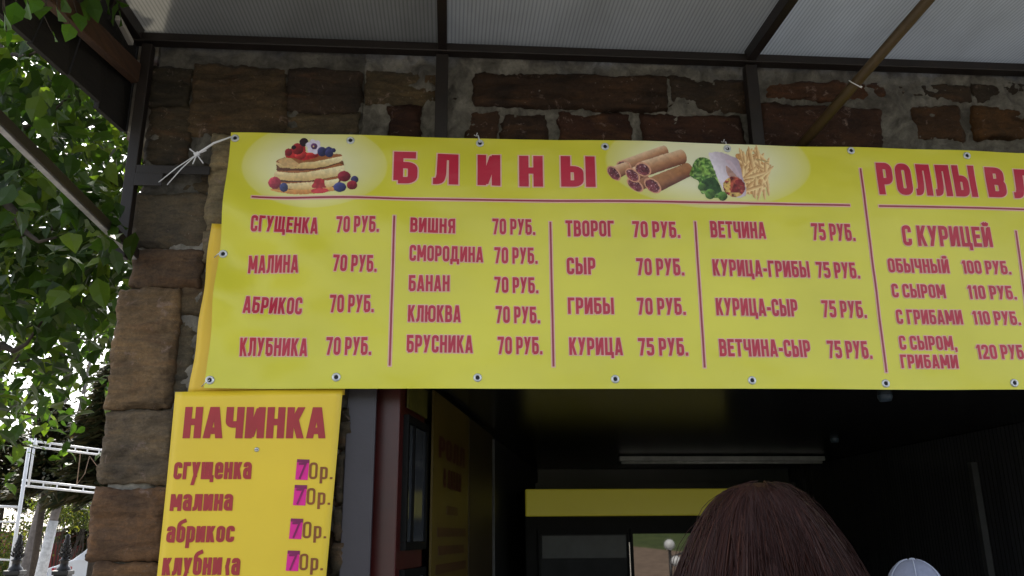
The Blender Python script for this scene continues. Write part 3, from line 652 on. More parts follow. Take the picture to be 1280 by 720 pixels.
p.berry(935, 470, 70, (134, 42, 58), 60, 60, .35); p.berry(1045, 503, 42, (62, 62, 104)); p.berry(1018, 565, 58, (150, 46, 60), 50, 60, .3); p.berry(890, 588, 68, (66, 70, 128), 54)
p.build('pancake_picture', banner)
# filled pancake rolls
p = Paint(750, 170, 8, 1040, 720, 4)
def roll(fc, r, rot, bc, rb, cols=((222, 192, 160), (178, 128, 92), (112, 66, 48))):
    fx, fy = fc; bx_, by_ = bc; dx, dy = bx_-fx, by_-fy; L = math.hypot(dx, dy); nx, ny = -dy/L, dx/L
    s_ = ((p.X-fx)*dx+(p.Y-fy)*dy)/L/L; d = ((p.X-fx)*nx+(p.Y-fy)*ny)
    hw = r[2]*(1-s_)+rb*s_; mk = (s_ > 0) & (s_ < 1) & (np.abs(d) < hw+p.N*4)
    mk2, u, v = p.ell(bx_, by_, rb*.6, rb, math.degrees(math.atan2(dy, dx)), .05); mk |= mk2
    t_ = (d/hw+1)/2; c = np.where((t_ < .5)[..., None], p.grad(cols[0], cols[1], t_*2), p.grad(cols[1], cols[2], t_*2-1)); p.fill(mk, c, .14)
    mk, u, v = p.ell(fx, fy, r[0], r[1], rot, .08); p.fill(mk, (206, 152, 124), .15)
    mk, u, v = p.ell(fx-2, fy+2, r[0]*.82, r[1]*.8, rot, .2); p.fill(mk, p.grad((86, 40, 52), (134, 62, 70), .5+.5*v), .5)
    sp = mk & (p._noise(2) > .38); p.fill(sp, (206, 160, 168), .1)
roll((232, 312), (78, 56, 66), 18, (640, 165), 56); roll((135, 382), (92, 52, 70), 48, (260, 330), 60)
roll((345, 500), (100, 52, 70), 38, (470, 470), 60, ((170, 120, 96), (150, 100, 72), (110, 66, 46))); roll((322, 402), (88, 56, 72), 44, (440, 350), 60)
roll((520, 508), (100, 62, 88), 40, (880, 345), 70, ((170, 122, 84), (160, 108, 70), (92, 52, 40))); roll((425, 345), (86, 66, 78), 30, (815, 218), 74)
p.build('roll_picture', banner)
# lettuce, wrap and fries
p = Paint(860, 170, 8, 1040, 720, 4)
R9 = np.random.RandomState(4)
for (pts, c) in (([(10, 380), (60, 260), (130, 215), (220, 245), (270, 340), (300, 460), (340, 560), (390, 610), (350, 655), (290, 630), (230, 630), (170, 590), (130, 590), (95, 520), (100, 470), (20, 420)], (86, 128, 50)),):
    mk = p.poly(pts); p.fill(mk, np.where((p._noise(9) > .0)[..., None], np.array((128, 166, 80)), np.array((74, 116, 50))), .7)
for k in range(46):
    x_, y_ = 20+R9.rand()*300, 230+R9.rand()*380; mk3, u, v = p.ell(x_, y_, 22+R9.rand()*22, 12+R9.rand()*14, R9.rand()*180, .8); p.fill(mk3 & mk, p.grad((152, 186, 104), (52, 88, 40), .5+.6*v), .4)
mk = p.poly([(130, 470), (240, 420), (300, 480), (330, 560), (240, 590), (150, 540)]); p.fill(mk, (46, 76, 40), .5)
for (x, y, r_) in ((340, 610, 48), (215, 590, 52), (130, 520, 40)): p.berry(x, y, r_, (84, 124, 52), None, 40, .5)
R_ = np.random.RandomState(8)
p.fill(p.poly([(470, 200), (560, 190), (680, 225), (780, 300), (800, 420), (760, 520), (660, 580), (580, 580), (540, 420)]), (196, 146, 88), .35)
for k in range(80):
    cx, cy = 500+R_.rand()*290, 190+R_.rand()*360
    if (cx-480)/300+(cy-190)/-700 < -.45 or cx-500 < (cy-200)*.12: continue
    mk, u, v = p.ell(cx, cy, 60+R_.rand()*65, 15+R_.rand()*6, R_.choice([75, 100, 60, 120, 25, 150])+R_.rand()*20, .15)
    b_ = R_.rand(); p.fill(mk, p.grad((244, 216, 162), (168, 112, 62), .35+.5*v+.25*b_-.1), .1)
mk, u, v = p.ell(740, 252, 70, 7, 12); p.fill(mk, (176, 150, 96))
mk = p.poly([(200, 185), (230, 165), (320, 160), (440, 205), (500, 250), (540, 400), (578, 560), (540, 620), (430, 615), (360, 560), (310, 470), (240, 300)])
p.fill(mk, p.grad((226, 218, 232), (170, 150, 168), (p.X-200-(p.Y-170)*.5)/260), .08)
p.fill(p.poly([(370, 240), (430, 260), (500, 360), (560, 520), (520, 470), (430, 330)]), (196, 176, 190), .1); p.fill(p.poly([(380, 300), (480, 400), (500, 420), (400, 410)]), (178, 140, 130), .2)
mk, u, v = p.ell(455, 515, 112, 102, 20, .15); p.fill(mk, np.where((p._noise(6) > .1)[..., None], np.array((176, 84, 66)), np.array((128, 46, 48))), .5)
mk2 = mk & ((p.X < 420) | (p.Y > 575)) & (p._noise(5) > -.15); p.fill(mk2, (212, 178, 104), .4); mk2 = mk & (p._noise(4) > .36); p.fill(mk2, (110, 74, 46), .3)
p.build('wrap_picture', banner)

# ------------------------------------------------------------------ yellow sheets and the price board
YP = -.066
ys0 = P(265, 277, YP); a1, a2 = P(236, 489, YP), P(431, 489, YP)
M['amber'] = vinyl('amber_sheet', (.80, .53, .03), rough=.45); M['amber2'] = vinyl('amber_board', (.84, .60, .032), rough=.36)
up = thing('yellow_backing_sheet', 'plain amber plastic sheet fixed to the pier behind the left end of the menu banner', 'sheet', (a1.x, YP, a1.z))
mb = MB(); n, m = 24, 24; vs = []
for j in range(m+1):
    for i in range(n+1):
        a, c = i/n, j/m; zz = a1.z-.012+(ys0.z-a1.z)*c; xl = a1.x+(ys0.x-a1.x)*c+.003*math.sin(zz*23)
        x = xl+(a2.x-xl)*a; vs.append((x, YP+.004*math.sin(zz*9+x*3)+.01*(1-a)**4*math.sin(zz*6), zz))
mb.add(vs, [(j*(n+1)+i, j*(n+1)+i+1, (j+1)*(n+1)+i+1, (j+1)*(n+1)+i) for j in range(m) for i in range(n)], 0, None, True)
o = mb.build('plastic_sheet', M['amber'], up, recalc=False); md = o.modifiers.new('thick', 'SOLIDIFY'); md.thickness = .003
YQ = -.088
q00, q01, q10, q11 = P(192, 760, YQ), P(219, 490, YQ), P(404, 760, YQ), P(428.5, 486, YQ)
board = thing('filling_price_board', 'amber price board headed НАЧИНКА screwed to the stone pier under the banner', 'sign', (q00.x, YQ, q00.z-.35))
mb = MB(); vs = []; n, m = 20, 40
zbot = q00.z-.35
def qsurf(x, z): return .004*math.sin(z*5)+.005*math.exp(-((x-q01.x)/.06)**2)*math.sin(z*4)
for j in range(m+1):
    for i in range(n+1):
        a, c = i/n, j/m
        zt = q01.z+(q11.z-q01.z)*a; zz = zbot+(zt-zbot)*c; s_ = (zz-q00.z)/(q01.z-q00.z)
        xl = q00.x+(q01.x-q00.x)*s_; xr = q10.x+(q11.x-q10.x)*s_
        x = xl+(xr-xl)*a; vs.append((x, YQ+qsurf(x, zz), zz))
mb.add(vs, [(j*(n+1)+i, j*(n+1)+i+1, (j+1)*(n+1)+i+1, (j+1)*(n+1)+i) for j in range(m) for i in range(n)], 0, None, True)
o = mb.build('board_panel', M['amber2'], board, recalc=False); md = o.modifiers.new('thick', 'SOLIDIFY'); md.thickness = .004; md.offset = -1
LP = [(0, .002, M['posterred'])]
put_text('heading_word', 'НАЧИНКА', (230, 408, 509, 548), YQ, board, LP, qsurf, .21, .055)
for (s_, x0, x1, yt, yb) in [('сгущенка', 217, 314.5, 577.5, 599), ('малина', 212.5, 291, 617.5, 638.5), ('абрикос', 208, 293, 657.5, 678), ('клубни', 203, 277, 697, 719), ('‹а', 281, 300, 697.5, 719)]:
    put_text('menu_word', s_, (x0, x1, yt, yb), YQ, board, LP, qsurf, .235, .07)
for (x0, y0) in ((370, 574), (367, 606), (362, 648), (358, 688)):
    mb = MB(); w_ = 15.5; h_ = 26; lean = -.1
    c4 = [P(x0+1.5, y0, YQ), P(x0+1.5+w_, y0+.5, YQ), P(x0-1+w_, y0+h_, YQ), P(x0-1, y0+h_-.5, YQ)]
    mb.add([(q.x, YQ-.0022+qsurf(q.x, q.z), q.z) for q in c4], [(0, 1, 2, 3)])
    mb.add([(c4[0].x, YQ-.003+qsurf(c4[0].x, c4[0].z), c4[0].z), (c4[1].x, YQ-.003+qsurf(c4[1].x, c4[1].z), c4[1].z), (c4[1].x, YQ-.003+qsurf(c4[1].x, c4[1].z), c4[1].z-.013), (c4[0].x, YQ-.003+qsurf(c4[0].x, c4[0].z), c4[0].z-.011)], [(0, 1, 2, 3)], 1)
    st = mb.build('pink_sticker', [M['magenta'], M['maroon']], board, recalc=False)
    put_plain('price_digit', '7', (x0+3, x0+13.5, y0+4.5, y0+25), YQ, board, .0042, M['maroon'], qsurf, '7')
    put_text('price', '0', (x0+16.5, x0+27, y0+4, y0+25), YQ, board, [(0, .002, M['brown'])], qsurf, .14)
    put_text('price', 'р.', (x0+30, x0+46, y0+9.5, y0+25), YQ, board, [(0, .002, M['brown'])], qsurf, .17, .16)
q = P(321, 562, YQ); mb = MB(); mb.lathe((q.x, YQ+qsurf(q.x, q.z), q.z), [(.009, -.0005), (.0085, -.003), (.005, -.0055), (0, -.006)], 16, 0, 'y'); mb.box(q.x-.006, q.x+.006, YQ-.0065, YQ-.005, q.z-.001, q.z+.001, 1)
mb.build('screw', [M['grommet'], M['hole']], board, recalc=False)

# ------------------------------------------------------------------ canopy
canopy = thing('lean_to_canopy', 'lean-to canopy of translucent ribbed sheets on dark steel frame over the stall front', 'canopy', (1.0, 0, 3.0))
XB = [P(176, 60, 0).x, P(553, 70, 0).x, P(935, 95, 0).x]; XB += [XB[2]+(XB[2]-XB[1])]; XB += [XB[3]+1.5]
SL = -.05; ZE = P(555, 62, 0).z; YE = -1.75
zr = lambda Y: ZE+.03+SL*(-Y)
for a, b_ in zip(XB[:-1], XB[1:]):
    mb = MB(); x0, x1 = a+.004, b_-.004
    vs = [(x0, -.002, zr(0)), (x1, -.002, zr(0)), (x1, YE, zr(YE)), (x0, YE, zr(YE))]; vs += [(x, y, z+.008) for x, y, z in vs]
    mb.add(vs, [(0, 1, 2, 3), (7, 6, 5, 4), (0, 4, 5, 1), (1, 5, 6, 2), (2, 6, 7, 3), (3, 7, 4, 0)]); mb.build('roof_sheet', poly_mat(((.78, .77, .73), (1.12, 1.12, 1.10), (1.42, 1.45, 1.47), (1.48, 1.5, 1.52))[XB.index(a)]), canopy)  # tint per sheet: light growing to the right is painted into the colour
for i, x in enumerate(XB):
    mb = MB(); mb.bar((x, -.03, zr(0)-.034), (x, YE, zr(YE)-.034), .04, .06); mb.build('rafter', M['steel'], canopy, bevel=.003)
mb = MB(); zl0, zl1 = P(185, 62, -.03).z, P(1280, 105, -.03).z
mb.box(XB[0]-.02, XB[-1], -.055, -.002, ZE-.04, ZE+.0); mb.build('ledger', M['steel'], canopy, bevel=.004)
mb = MB(); mb.box(XB[0]-.02, XB[-1], YE-.05, YE-.002, zr(YE)-.07, zr(YE)-.0); mb.build('front_beam', M['steel'], canopy, bevel=.004)
for x in XB[1:4]:
    mb = MB(); mb.box(x-.027, x+.027, -.05, -.004, 2.35, ZE-.052); mb.build('wall_post', M['steel'], canopy, bevel=.003)
pl0, pl1 = P(180, 90, -.02), P(154, 310, -.02); mb = MB(); mb.box(pl1.x-.022, pl1.x+.022, -.05, -.006, P(158, 318, -.02).z-.02, ZE-.051); mb.build('wall_post', M['steel'], canopy, bevel=.003)
xa, xb_ = pl1.x+.023, P(263, 216, -.04).x; mb = MB(); za = P(200, 213, -.04).z
mb.box(xa, xb_, -.052, -.046, za-.018, za+.018); mb.box(xa, xb_, -.045, -.01, za+.013, za+.018); mb.box(xa, xa+.11, -.058, -.0525, za-.075, za-.02); mb.build('bracket', M['steel'], canopy, bevel=.0015)
# arm running forward from the corner post, one grey worn face
s0 = P(170, 318, -.03); d0 = ray(0, 150); k = (s0.x-.0-CAM.x)/d0.x; e0 = PX(0, 150, s0.x-.02)
mb = MB(); ex = s0+(e0-s0)*1.6; mb.bar(s0, ex, .026, .036); arm = mb.build('side_arm', M['steel'], canopy, bevel=.002)
mb = MB(); off = Vector((-.004, 0, -.0195)); mb.bar(s0+off, ex+off, .02, .003); mb.build('worn_strip', M['greysteel'], arm)
# brown pole coming out above the banner
q0 = P(998, 186, -.03); q1 = P(1160, 0, -.60); dirp = (q1-q0).normalized()
pole = thing('rusty_pole', 'round brown pole slanting out from the wall above the banner, tied with a white strap', 'pole', q0)
mb = MB(); mb.tube([q0, q0+dirp*.5, q1, q0+dirp*1.72], .0225, 14); mb.build('pole_shaft', M['rustpole'], pole, recalc=False)
# hanger from the front beam keeps the far end
qe = q0+dirp*1.6; mb = MB(); mb.tube([qe, Vector((qe.x, qe.y, max(qe.z+.05, zr(qe.y)-.06)))], .006, 8); mb.build('hanger', M['steel'], pole, recalc=False)
def ring_tie(c, d, r, name, label):
    d = d.normalized(); a = d.cross(Vector((0, 0, 1))).normalized(); b_ = a.cross(d); mb = MB()
    pts = [c+(a*math.cos(k*math.pi/10)+b_*math.sin(k*math.pi/10))*r*(1+.06*math.sin(k)) for k in range(21)]
    mb.tube(pts, .0022, 6); mb.obox(pts[12], a*.005, b_*.004, d*.004)
    return tag(mb.build(name, M['tie'], None, loc=c, recalc=False), label, 'cable tie')
tt = P(1068, 104, -.3); L_ = min(range(200), key=lambda i: ((lambda v: (v.dot(RT)/v.dot(FW)*FPX+640-1068)**2+(-v.dot(UP)/v.dot(FW)*FPX+360-103)**2)(q0+dirp*(i*.008)-CAM)))*.008
ring_tie(q0+dirp*L_, dirp+Vector((0, 0, .25)), .027, 'cable_tie', 'thin white cable tie looped round the rusty brown pole')
# ties of the banner's upper left corner to the bracket
c0 = P(289, 171, YB-.008); c1 = P(246, 193, -.09); mb = MB()
mb.tube([c0, c0+(c1-c0)*.5+Vector((0, -.006, .008)), c1], [.003, .0045, .006], 8)
for (px, py) in ((197, 229), (209, 231)): e = P(px, py, -.055); mb.tube([c1, (c1+e)/2+Vector((0, -.004, .004)), e], .0022, 6)
for (px, py) in ((237, 186), (241, 205), (254, 204), (258, 188)): mb.tube([c1, P(px, py, -.1)], .0025, 6)
mb.obox(c1, (.009, 0, .005), (0, .006, 0), (-.004, 0, .007)); tag(mb.build('cable_tie', M['tie'], None, loc=c1, recalc=False), 'knotted bundle of white cable ties pulling the banner corner to the steel bracket', 'cable tie')
for (gx, gy, lab) in ((600, 178, 'tiny white cable tie through the top banner eyelet over the red heading letters'), (909, 186, 'tiny white cable tie through the top banner eyelet above the wrap picture')):
    g0 = P(gx, gy, YB-.006); e = P(gx-5, gy-8, -.055); mb = MB(); mb.tube([g0, (g0+e)/2+Vector((0, -.01, .012)), e], .0028, 6); mb.tube([e+Vector((-.008, 0, .004)), e, e+Vector((.006, 0, .014))], .0025, 6)
    tag(mb.build('cable_tie', M['tie'], None, loc=g0, recalc=False), lab, 'cable tie')
for (gx, gy, dx, dy, lab) in ((277, 315, -9, 7, 'short grey wire through the eyelet in the banner left edge'), (262, 475, -10, 8, 'short grey wire through the lower left corner eyelet of the banner')):
    g0 = P(gx, gy, YB-.007); e = P(gx+dx, gy+dy, YB+.02); mb = MB(); mb.tube([g0, (g0+e)/2+Vector((0, -.006, 0)), e], .002, 6)
    tag(mb.build('tie_wire', M['grommet'], None, loc=g0, recalc=False), lab, 'wire')
# ------------------------------------------------------------------ old timber side eave
eave = thing('timber_eave', 'dark old timber eave closing the left side of the canopy, with a brown rafter', 'eave', (XB[0], -.4, 3.4))
xs = XB[0]-.03
def pe(px, py, X=xs): return PX(px, py, X)
lo0, lo1 = P(165, 156, 0), PX(0, 20, xs-.12); lo0.x = xs; lo0 = lo0-(lo1-lo0)*.32; lo0.z -= .01
far = lo0+(lo1-lo0)*1.9
mb = MB(); nb = 9
for i in range(nb):                                  # sheathing boards, ragged lower ends
    a, c = i/nb, (i+1)/nb; A = lo0+(far-lo0)*a; B_ = lo0+(far-lo0)*(c-.004); j = rnd.uniform(-.012, .012)
    tA = max(A.z+.05, zr(A.y)-.002); tB = max(B_.z+.05, zr(B_.y)-.002)
    vs = [(A.x+j*.5, A.y, A.z+j), (B_.x+j*.5, B_.y, B_.z+j), (xs, B_.y, tB), (xs, A.y, tA)]; vs += [(x-.02, y, z) for x, y, z in vs]
    mb.add(vs, [(0, 1, 2, 3), (7, 6, 5, 4), (0, 4, 5, 1), (1, 5, 6, 2), (2, 6, 7, 3), (3, 7, 4, 0)])
mb.build('side_boarding', M['oldwood'], eave)
mb = MB(); r0, r1 = PX(170, 92, xs+.04), PX(72, 0, xs+.04); r1 = r0+(r1-r0)*1.7; mb.bar(r0, r1, .04, .085); mb.build('rafter', M['brownwood'], eave, bevel=.004)
mb = MB(); r0, r1 = PX(164, 54, xs+.05), PX(147, 22, xs+.05); mb.bar(r0, r1, .02, .022); mb.build('batten', M['palewood'], eave, bevel=.002)

# ------------------------------------------------------------------ inside the kiosk
ua = Vector((.2, 1, 0)).normalized(); na = Vector((1, -.2, 0)).normalized()     # along the slanted wall, and out of it
F0 = Vector((LW(.03)-.005, .03, 0))
cab = thing('glass_cabinet', 'tall red cabinet with two dark glass panes just inside the opening', 'cabinet', F0-na*.2)
def sl(a, n_, z): return F0+ua*a+na*n_+Vector((0, 0, z))
mb = MB(); mb.obox(sl(.22, -.21, 1.12), ua*.22, na*.2, (0, 0, 1.11)); mb.build('cabinet_body', M['redgloss'], cab, bevel=.006)
for (z0, z1) in ((1.53, 2.05), (.95, 1.46)):
    mb = MB()
    for (a0, a1, b0, b1) in ((.06, .43, z0, z0+.03), (.06, .43, z1-.03, z1), (.06, .085, z0+.031, z1-.031), (.405, .43, z0+.031, z1-.031), (.17, .185, z0+.031, z1-.031)):
        mb.obox(sl((a0+a1)/2, 0, (b0+b1)/2), ua*(a1-a0)/2, na*.012, (0, 0, (b1-b0)/2))
    fr = mb.build('pane_frame', M['black'], cab); mb = MB(); mb.obox(sl(.245, -.001, (z0+z1)/2), ua*.158, na*.004, (0, 0, (z1-z0)/2-.032)); mb.build('glass_pane', M['glass'], fr)
mb = MB(); mb.obox(sl(.25, .0, 2.14), ua*.17, na*.004, (0, 0, .06)); hd = mb.build('header_label', simple('green_yellow_label', (.10, .09, .015), .4, 0, .5, 30), cab)
mb = MB(); mb.obox(F0-na*.125+Vector((0, -.006, 1.36))-ua*.001, na*.022, ua*.002, (0, 0, .05)); mb.build('side_sticker', simple('yellow_sticker', (.42, .27, .02), .5, 0, .4, 60), cab)
mb = MB(); pk = sl(-.006, -.012, 1.30); vs = []
for j in range(9):
    for i in range(5): vs.append(pk+na*((i-2)*.012*(1-.06*j)+.004*math.sin(j+i))-ua*(.004+.003*math.sin(i*2+j))+Vector((0, 0, .10-.04*j)))
mb.add(vs, [(j*5+i, j*5+i+1, (j+1)*5+i+1, (j+1)*5+i) for j in range(8) for i in range(4)], 0, None, True)
o = mb.build('pink_cloth', simple('pink_cloth', (.45, .05, .22), .8), None, loc=pk, recalc=False); md = o.modifiers.new('thick', 'SOLIDIFY'); md.thickness = .003
tag(o, 'narrow pink cloth hanging on the near edge of the red cabinet', 'cloth')
# boards on the slanted wall
def wall_board(Y0, Y1, z0, z1, mat, name, label):
    A, B_ = Vector((LW(Y0), Y0, 0)), Vector((LW(Y1), Y1, 0)); t_ = thing(name, label, 'sign', (A.x, A.y, z0))
    mb = MB(); mb.obox((A+B_)/2+na*.008+Vector((0, 0, (z0+z1)/2)), (B_-A)/2, na*.005, (0, 0, (z1-z0)/2)); mb.build('panel', mat, t_); return t_, A, B_
wb, A, B_ = wall_board(.52, 1.42, .9, 2.22, simple('ochre_board', (.085, .055, .006), .45, 0, .2, 3), 'wall_menu', 'dim ochre menu board with dark red lettering on the slanted inner wall')
def wall_text(s_, a0, a1, z0, z1, mat):
    W, items = layout(s_, .2, .09); mb = MB()
    for gx, ch, st_ in items:
        for q_ in st_:
            if q_[0] == 'p': vs, fs = strip([Vector(v) for v in rounded(q_[1], q_[2], q_[3])], .1, q_[3], 0)
            else:
                p_, r_ = Vector(q_[1]), Vector(q_[2]); vs = [p_-Vector((.13, 0)), p_+Vector((.13, 0)), r_+Vector((.13, 0)), r_-Vector((.13, 0))]; fs = [(0, 1, 2, 3)]
            mb.add([A+(B_-A)*(a0+(a1-a0)*(gx+v.x)/W)+na*.0152+Vector((0, 0, z0+(z1-z0)*v.y)) for v in vs], fs)
    mb.build('menu_word', mat, wb, recalc=False)
dr = simple('dull_red_print', (.05, .006, .004), .5); dp = simple('dull_brown_print', (.055, .022, .004), .5)
wall_text('РОЛЛ', .12, .85, 1.93, 2.03, dr); wall_text('В ЛАВАШ', .25, .75, 1.80, 1.89, dr)
for (z, a0, a1) in ((1.70, .35, .65), (1.60, .12, .9), (1.52, .15, .85), (1.44, .1, .92), (1.34, .2, .85), (1.24, .25, .75), (1.14, .3, .7)):
    mb = MB(); mb.obox(A+(B_-A)*(a0+a1)/2+na*.0142+Vector((0, 0, z)), (B_-A)*(a1-a0)/2, na*.0008, (0, 0, .02)); mb.build('blurred_line', dp, wb)
b = MB(); b.obox(Vector((LW(2.36), 2.36, 1.1))+na*.012, ua*.012, na*.01, (0, 0, 1.1)); b.build('wall_trim', simple('grey_trim', (.10, .10, .10), .4), kiosk)
wall_board(1.45, 2.3, .6, 2.22, simple('brown_board', (.035, .022, .006), .5, 0, .2, 3), 'wall_panel', 'plain brown panel on the slanted inner wall beyond the ochre menu board')
# drinks fridge with yellow header
YF = 3.1
f0, f1 = P(656, 611, YF), P(914, 609, YF); zb0 = P(780, 645, YF).z
fr = thing('drinks_fridge', 'wide black two-door fridge with a yellow top sign at the back of the kiosk', 'fridge', ((f0.x+f1.x)/2, YF+.3, 0))
mb = MB(); mb.box(f0.x, f1.x, YF+.03, YF+.65, .08, f0.z); mb.build('fridge_body', M['black'], fr, bevel=.01)
mb = MB(); mb.box(f0.x+.004, f1.x-.004, YF-.03, YF+.028, zb0, f0.z-.004); mb.build('sign_header', glow_sign(), fr, bevel=.008)
dz1 = P(780, 667, YF).z; xm0, xm1 = P(785, 690, YF).x, P(792, 690, YF).x; xd0 = P(676, 690, YF).x
for (x0, x1, mt) in ((xd0, xm0, M['dimglass']), (xm1, f1.x-.05, M['mirror'])):
    mb = MB(); e = .018
    for (a0, a1, b0, b1) in ((x0-e, x1+e, dz1, dz1+.03), (x0-e, x1+e, .3, .33), (x0-e, x0, .331, dz1-.001), (x1, x1+e, .331, dz1-.001)): mb.box(a0, a1, YF-.0, YF+.028, b0, b1)
    dr_ = mb.build('door', M['black'], fr); mb = MB(); mb.box(x0+.001, x1-.001, YF+.008, YF+.014, .332, dz1-.002); mb.build('door_glass', mt, dr_)
    if mt is M['dimglass']: mb = MB(); mb.box(x0+.012, x1-.012, YF+.002, YF+.0065, dz1-.17, dz1-.012); mb.build('inner_light_panel', simple('teal_grey_panel', (.026, .031, .033), .4), dr_)
    mb = MB(); mb.box(x1+.002, x1+.012, YF-.03, YF-.001, .9, dz1-.06); mb.build('handle', simple('chrome', (.5, .5, .52), .2, .8), dr_, bevel=.002)
# unlit tube lamp and small fittings
l0, l1 = P(774, 578, 4.0), P(1030, 576, 4.0); ZT = l0.z
lp = thing('tube_lamp', 'long unlit tube lamp hanging under the dark kiosk ceiling', 'lamp', ((l0.x+l1.x)/2, 4.0, ZT))
mb = MB(); mb.box(l0.x, l1.x, 3.97, 4.03, ZT+.012, ZT+.05); mb.build('lamp_housing', simple('lamp_white', (.42, .42, .42), .4), lp, bevel=.004)
mb = MB(); mb.tube([(l0.x+.02, 4.0, ZT), (l1.x-.02, 4.0, ZT)], .014, 12); mb.build('lamp_tube', simple('tube_glass', (.55, .55, .55), .2), lp, recalc=False)
mb = MB(); [mb.tube([(x, 4, ZT+.05), (x, 4, ZC)], .006, 6) for x in (l0.x+.2, l1.x-.2)]; mb.build('suspension_rod', M['steel'], lp, recalc=False)
for (px, py, s_, lab) in ((1106, 494, .035, 'small round bluish ceiling fitting nearest the banner'), (1043, 548, .03, 'small round bluish ceiling fitting deeper inside the kiosk')):
    d = ray(px, py); q = CAM+d*((ZC-CAM.z)/d.z); t_ = thing('ceiling_spot', lab, 'ceiling fitting', q, 'ceiling fittings in the kiosk')
    mb = MB(); mb.lathe(q, [(s_, 0), (s_*1.05, -.01), (s_*.8, -.03), (s_*.75, -.03), (s_*.7, -.012)], 20); mb.build('spot_rim', simple('blue_rim', (.06, .09, .12), .3), t_, recalc=False)
    mb = MB(); mb.lathe(q, [(s_*.69, -.014), (0, -.02)], 20); mb.build('spot_lens', simple('spot_lens', (.12, .17, .2), .2), t_, recalc=False)

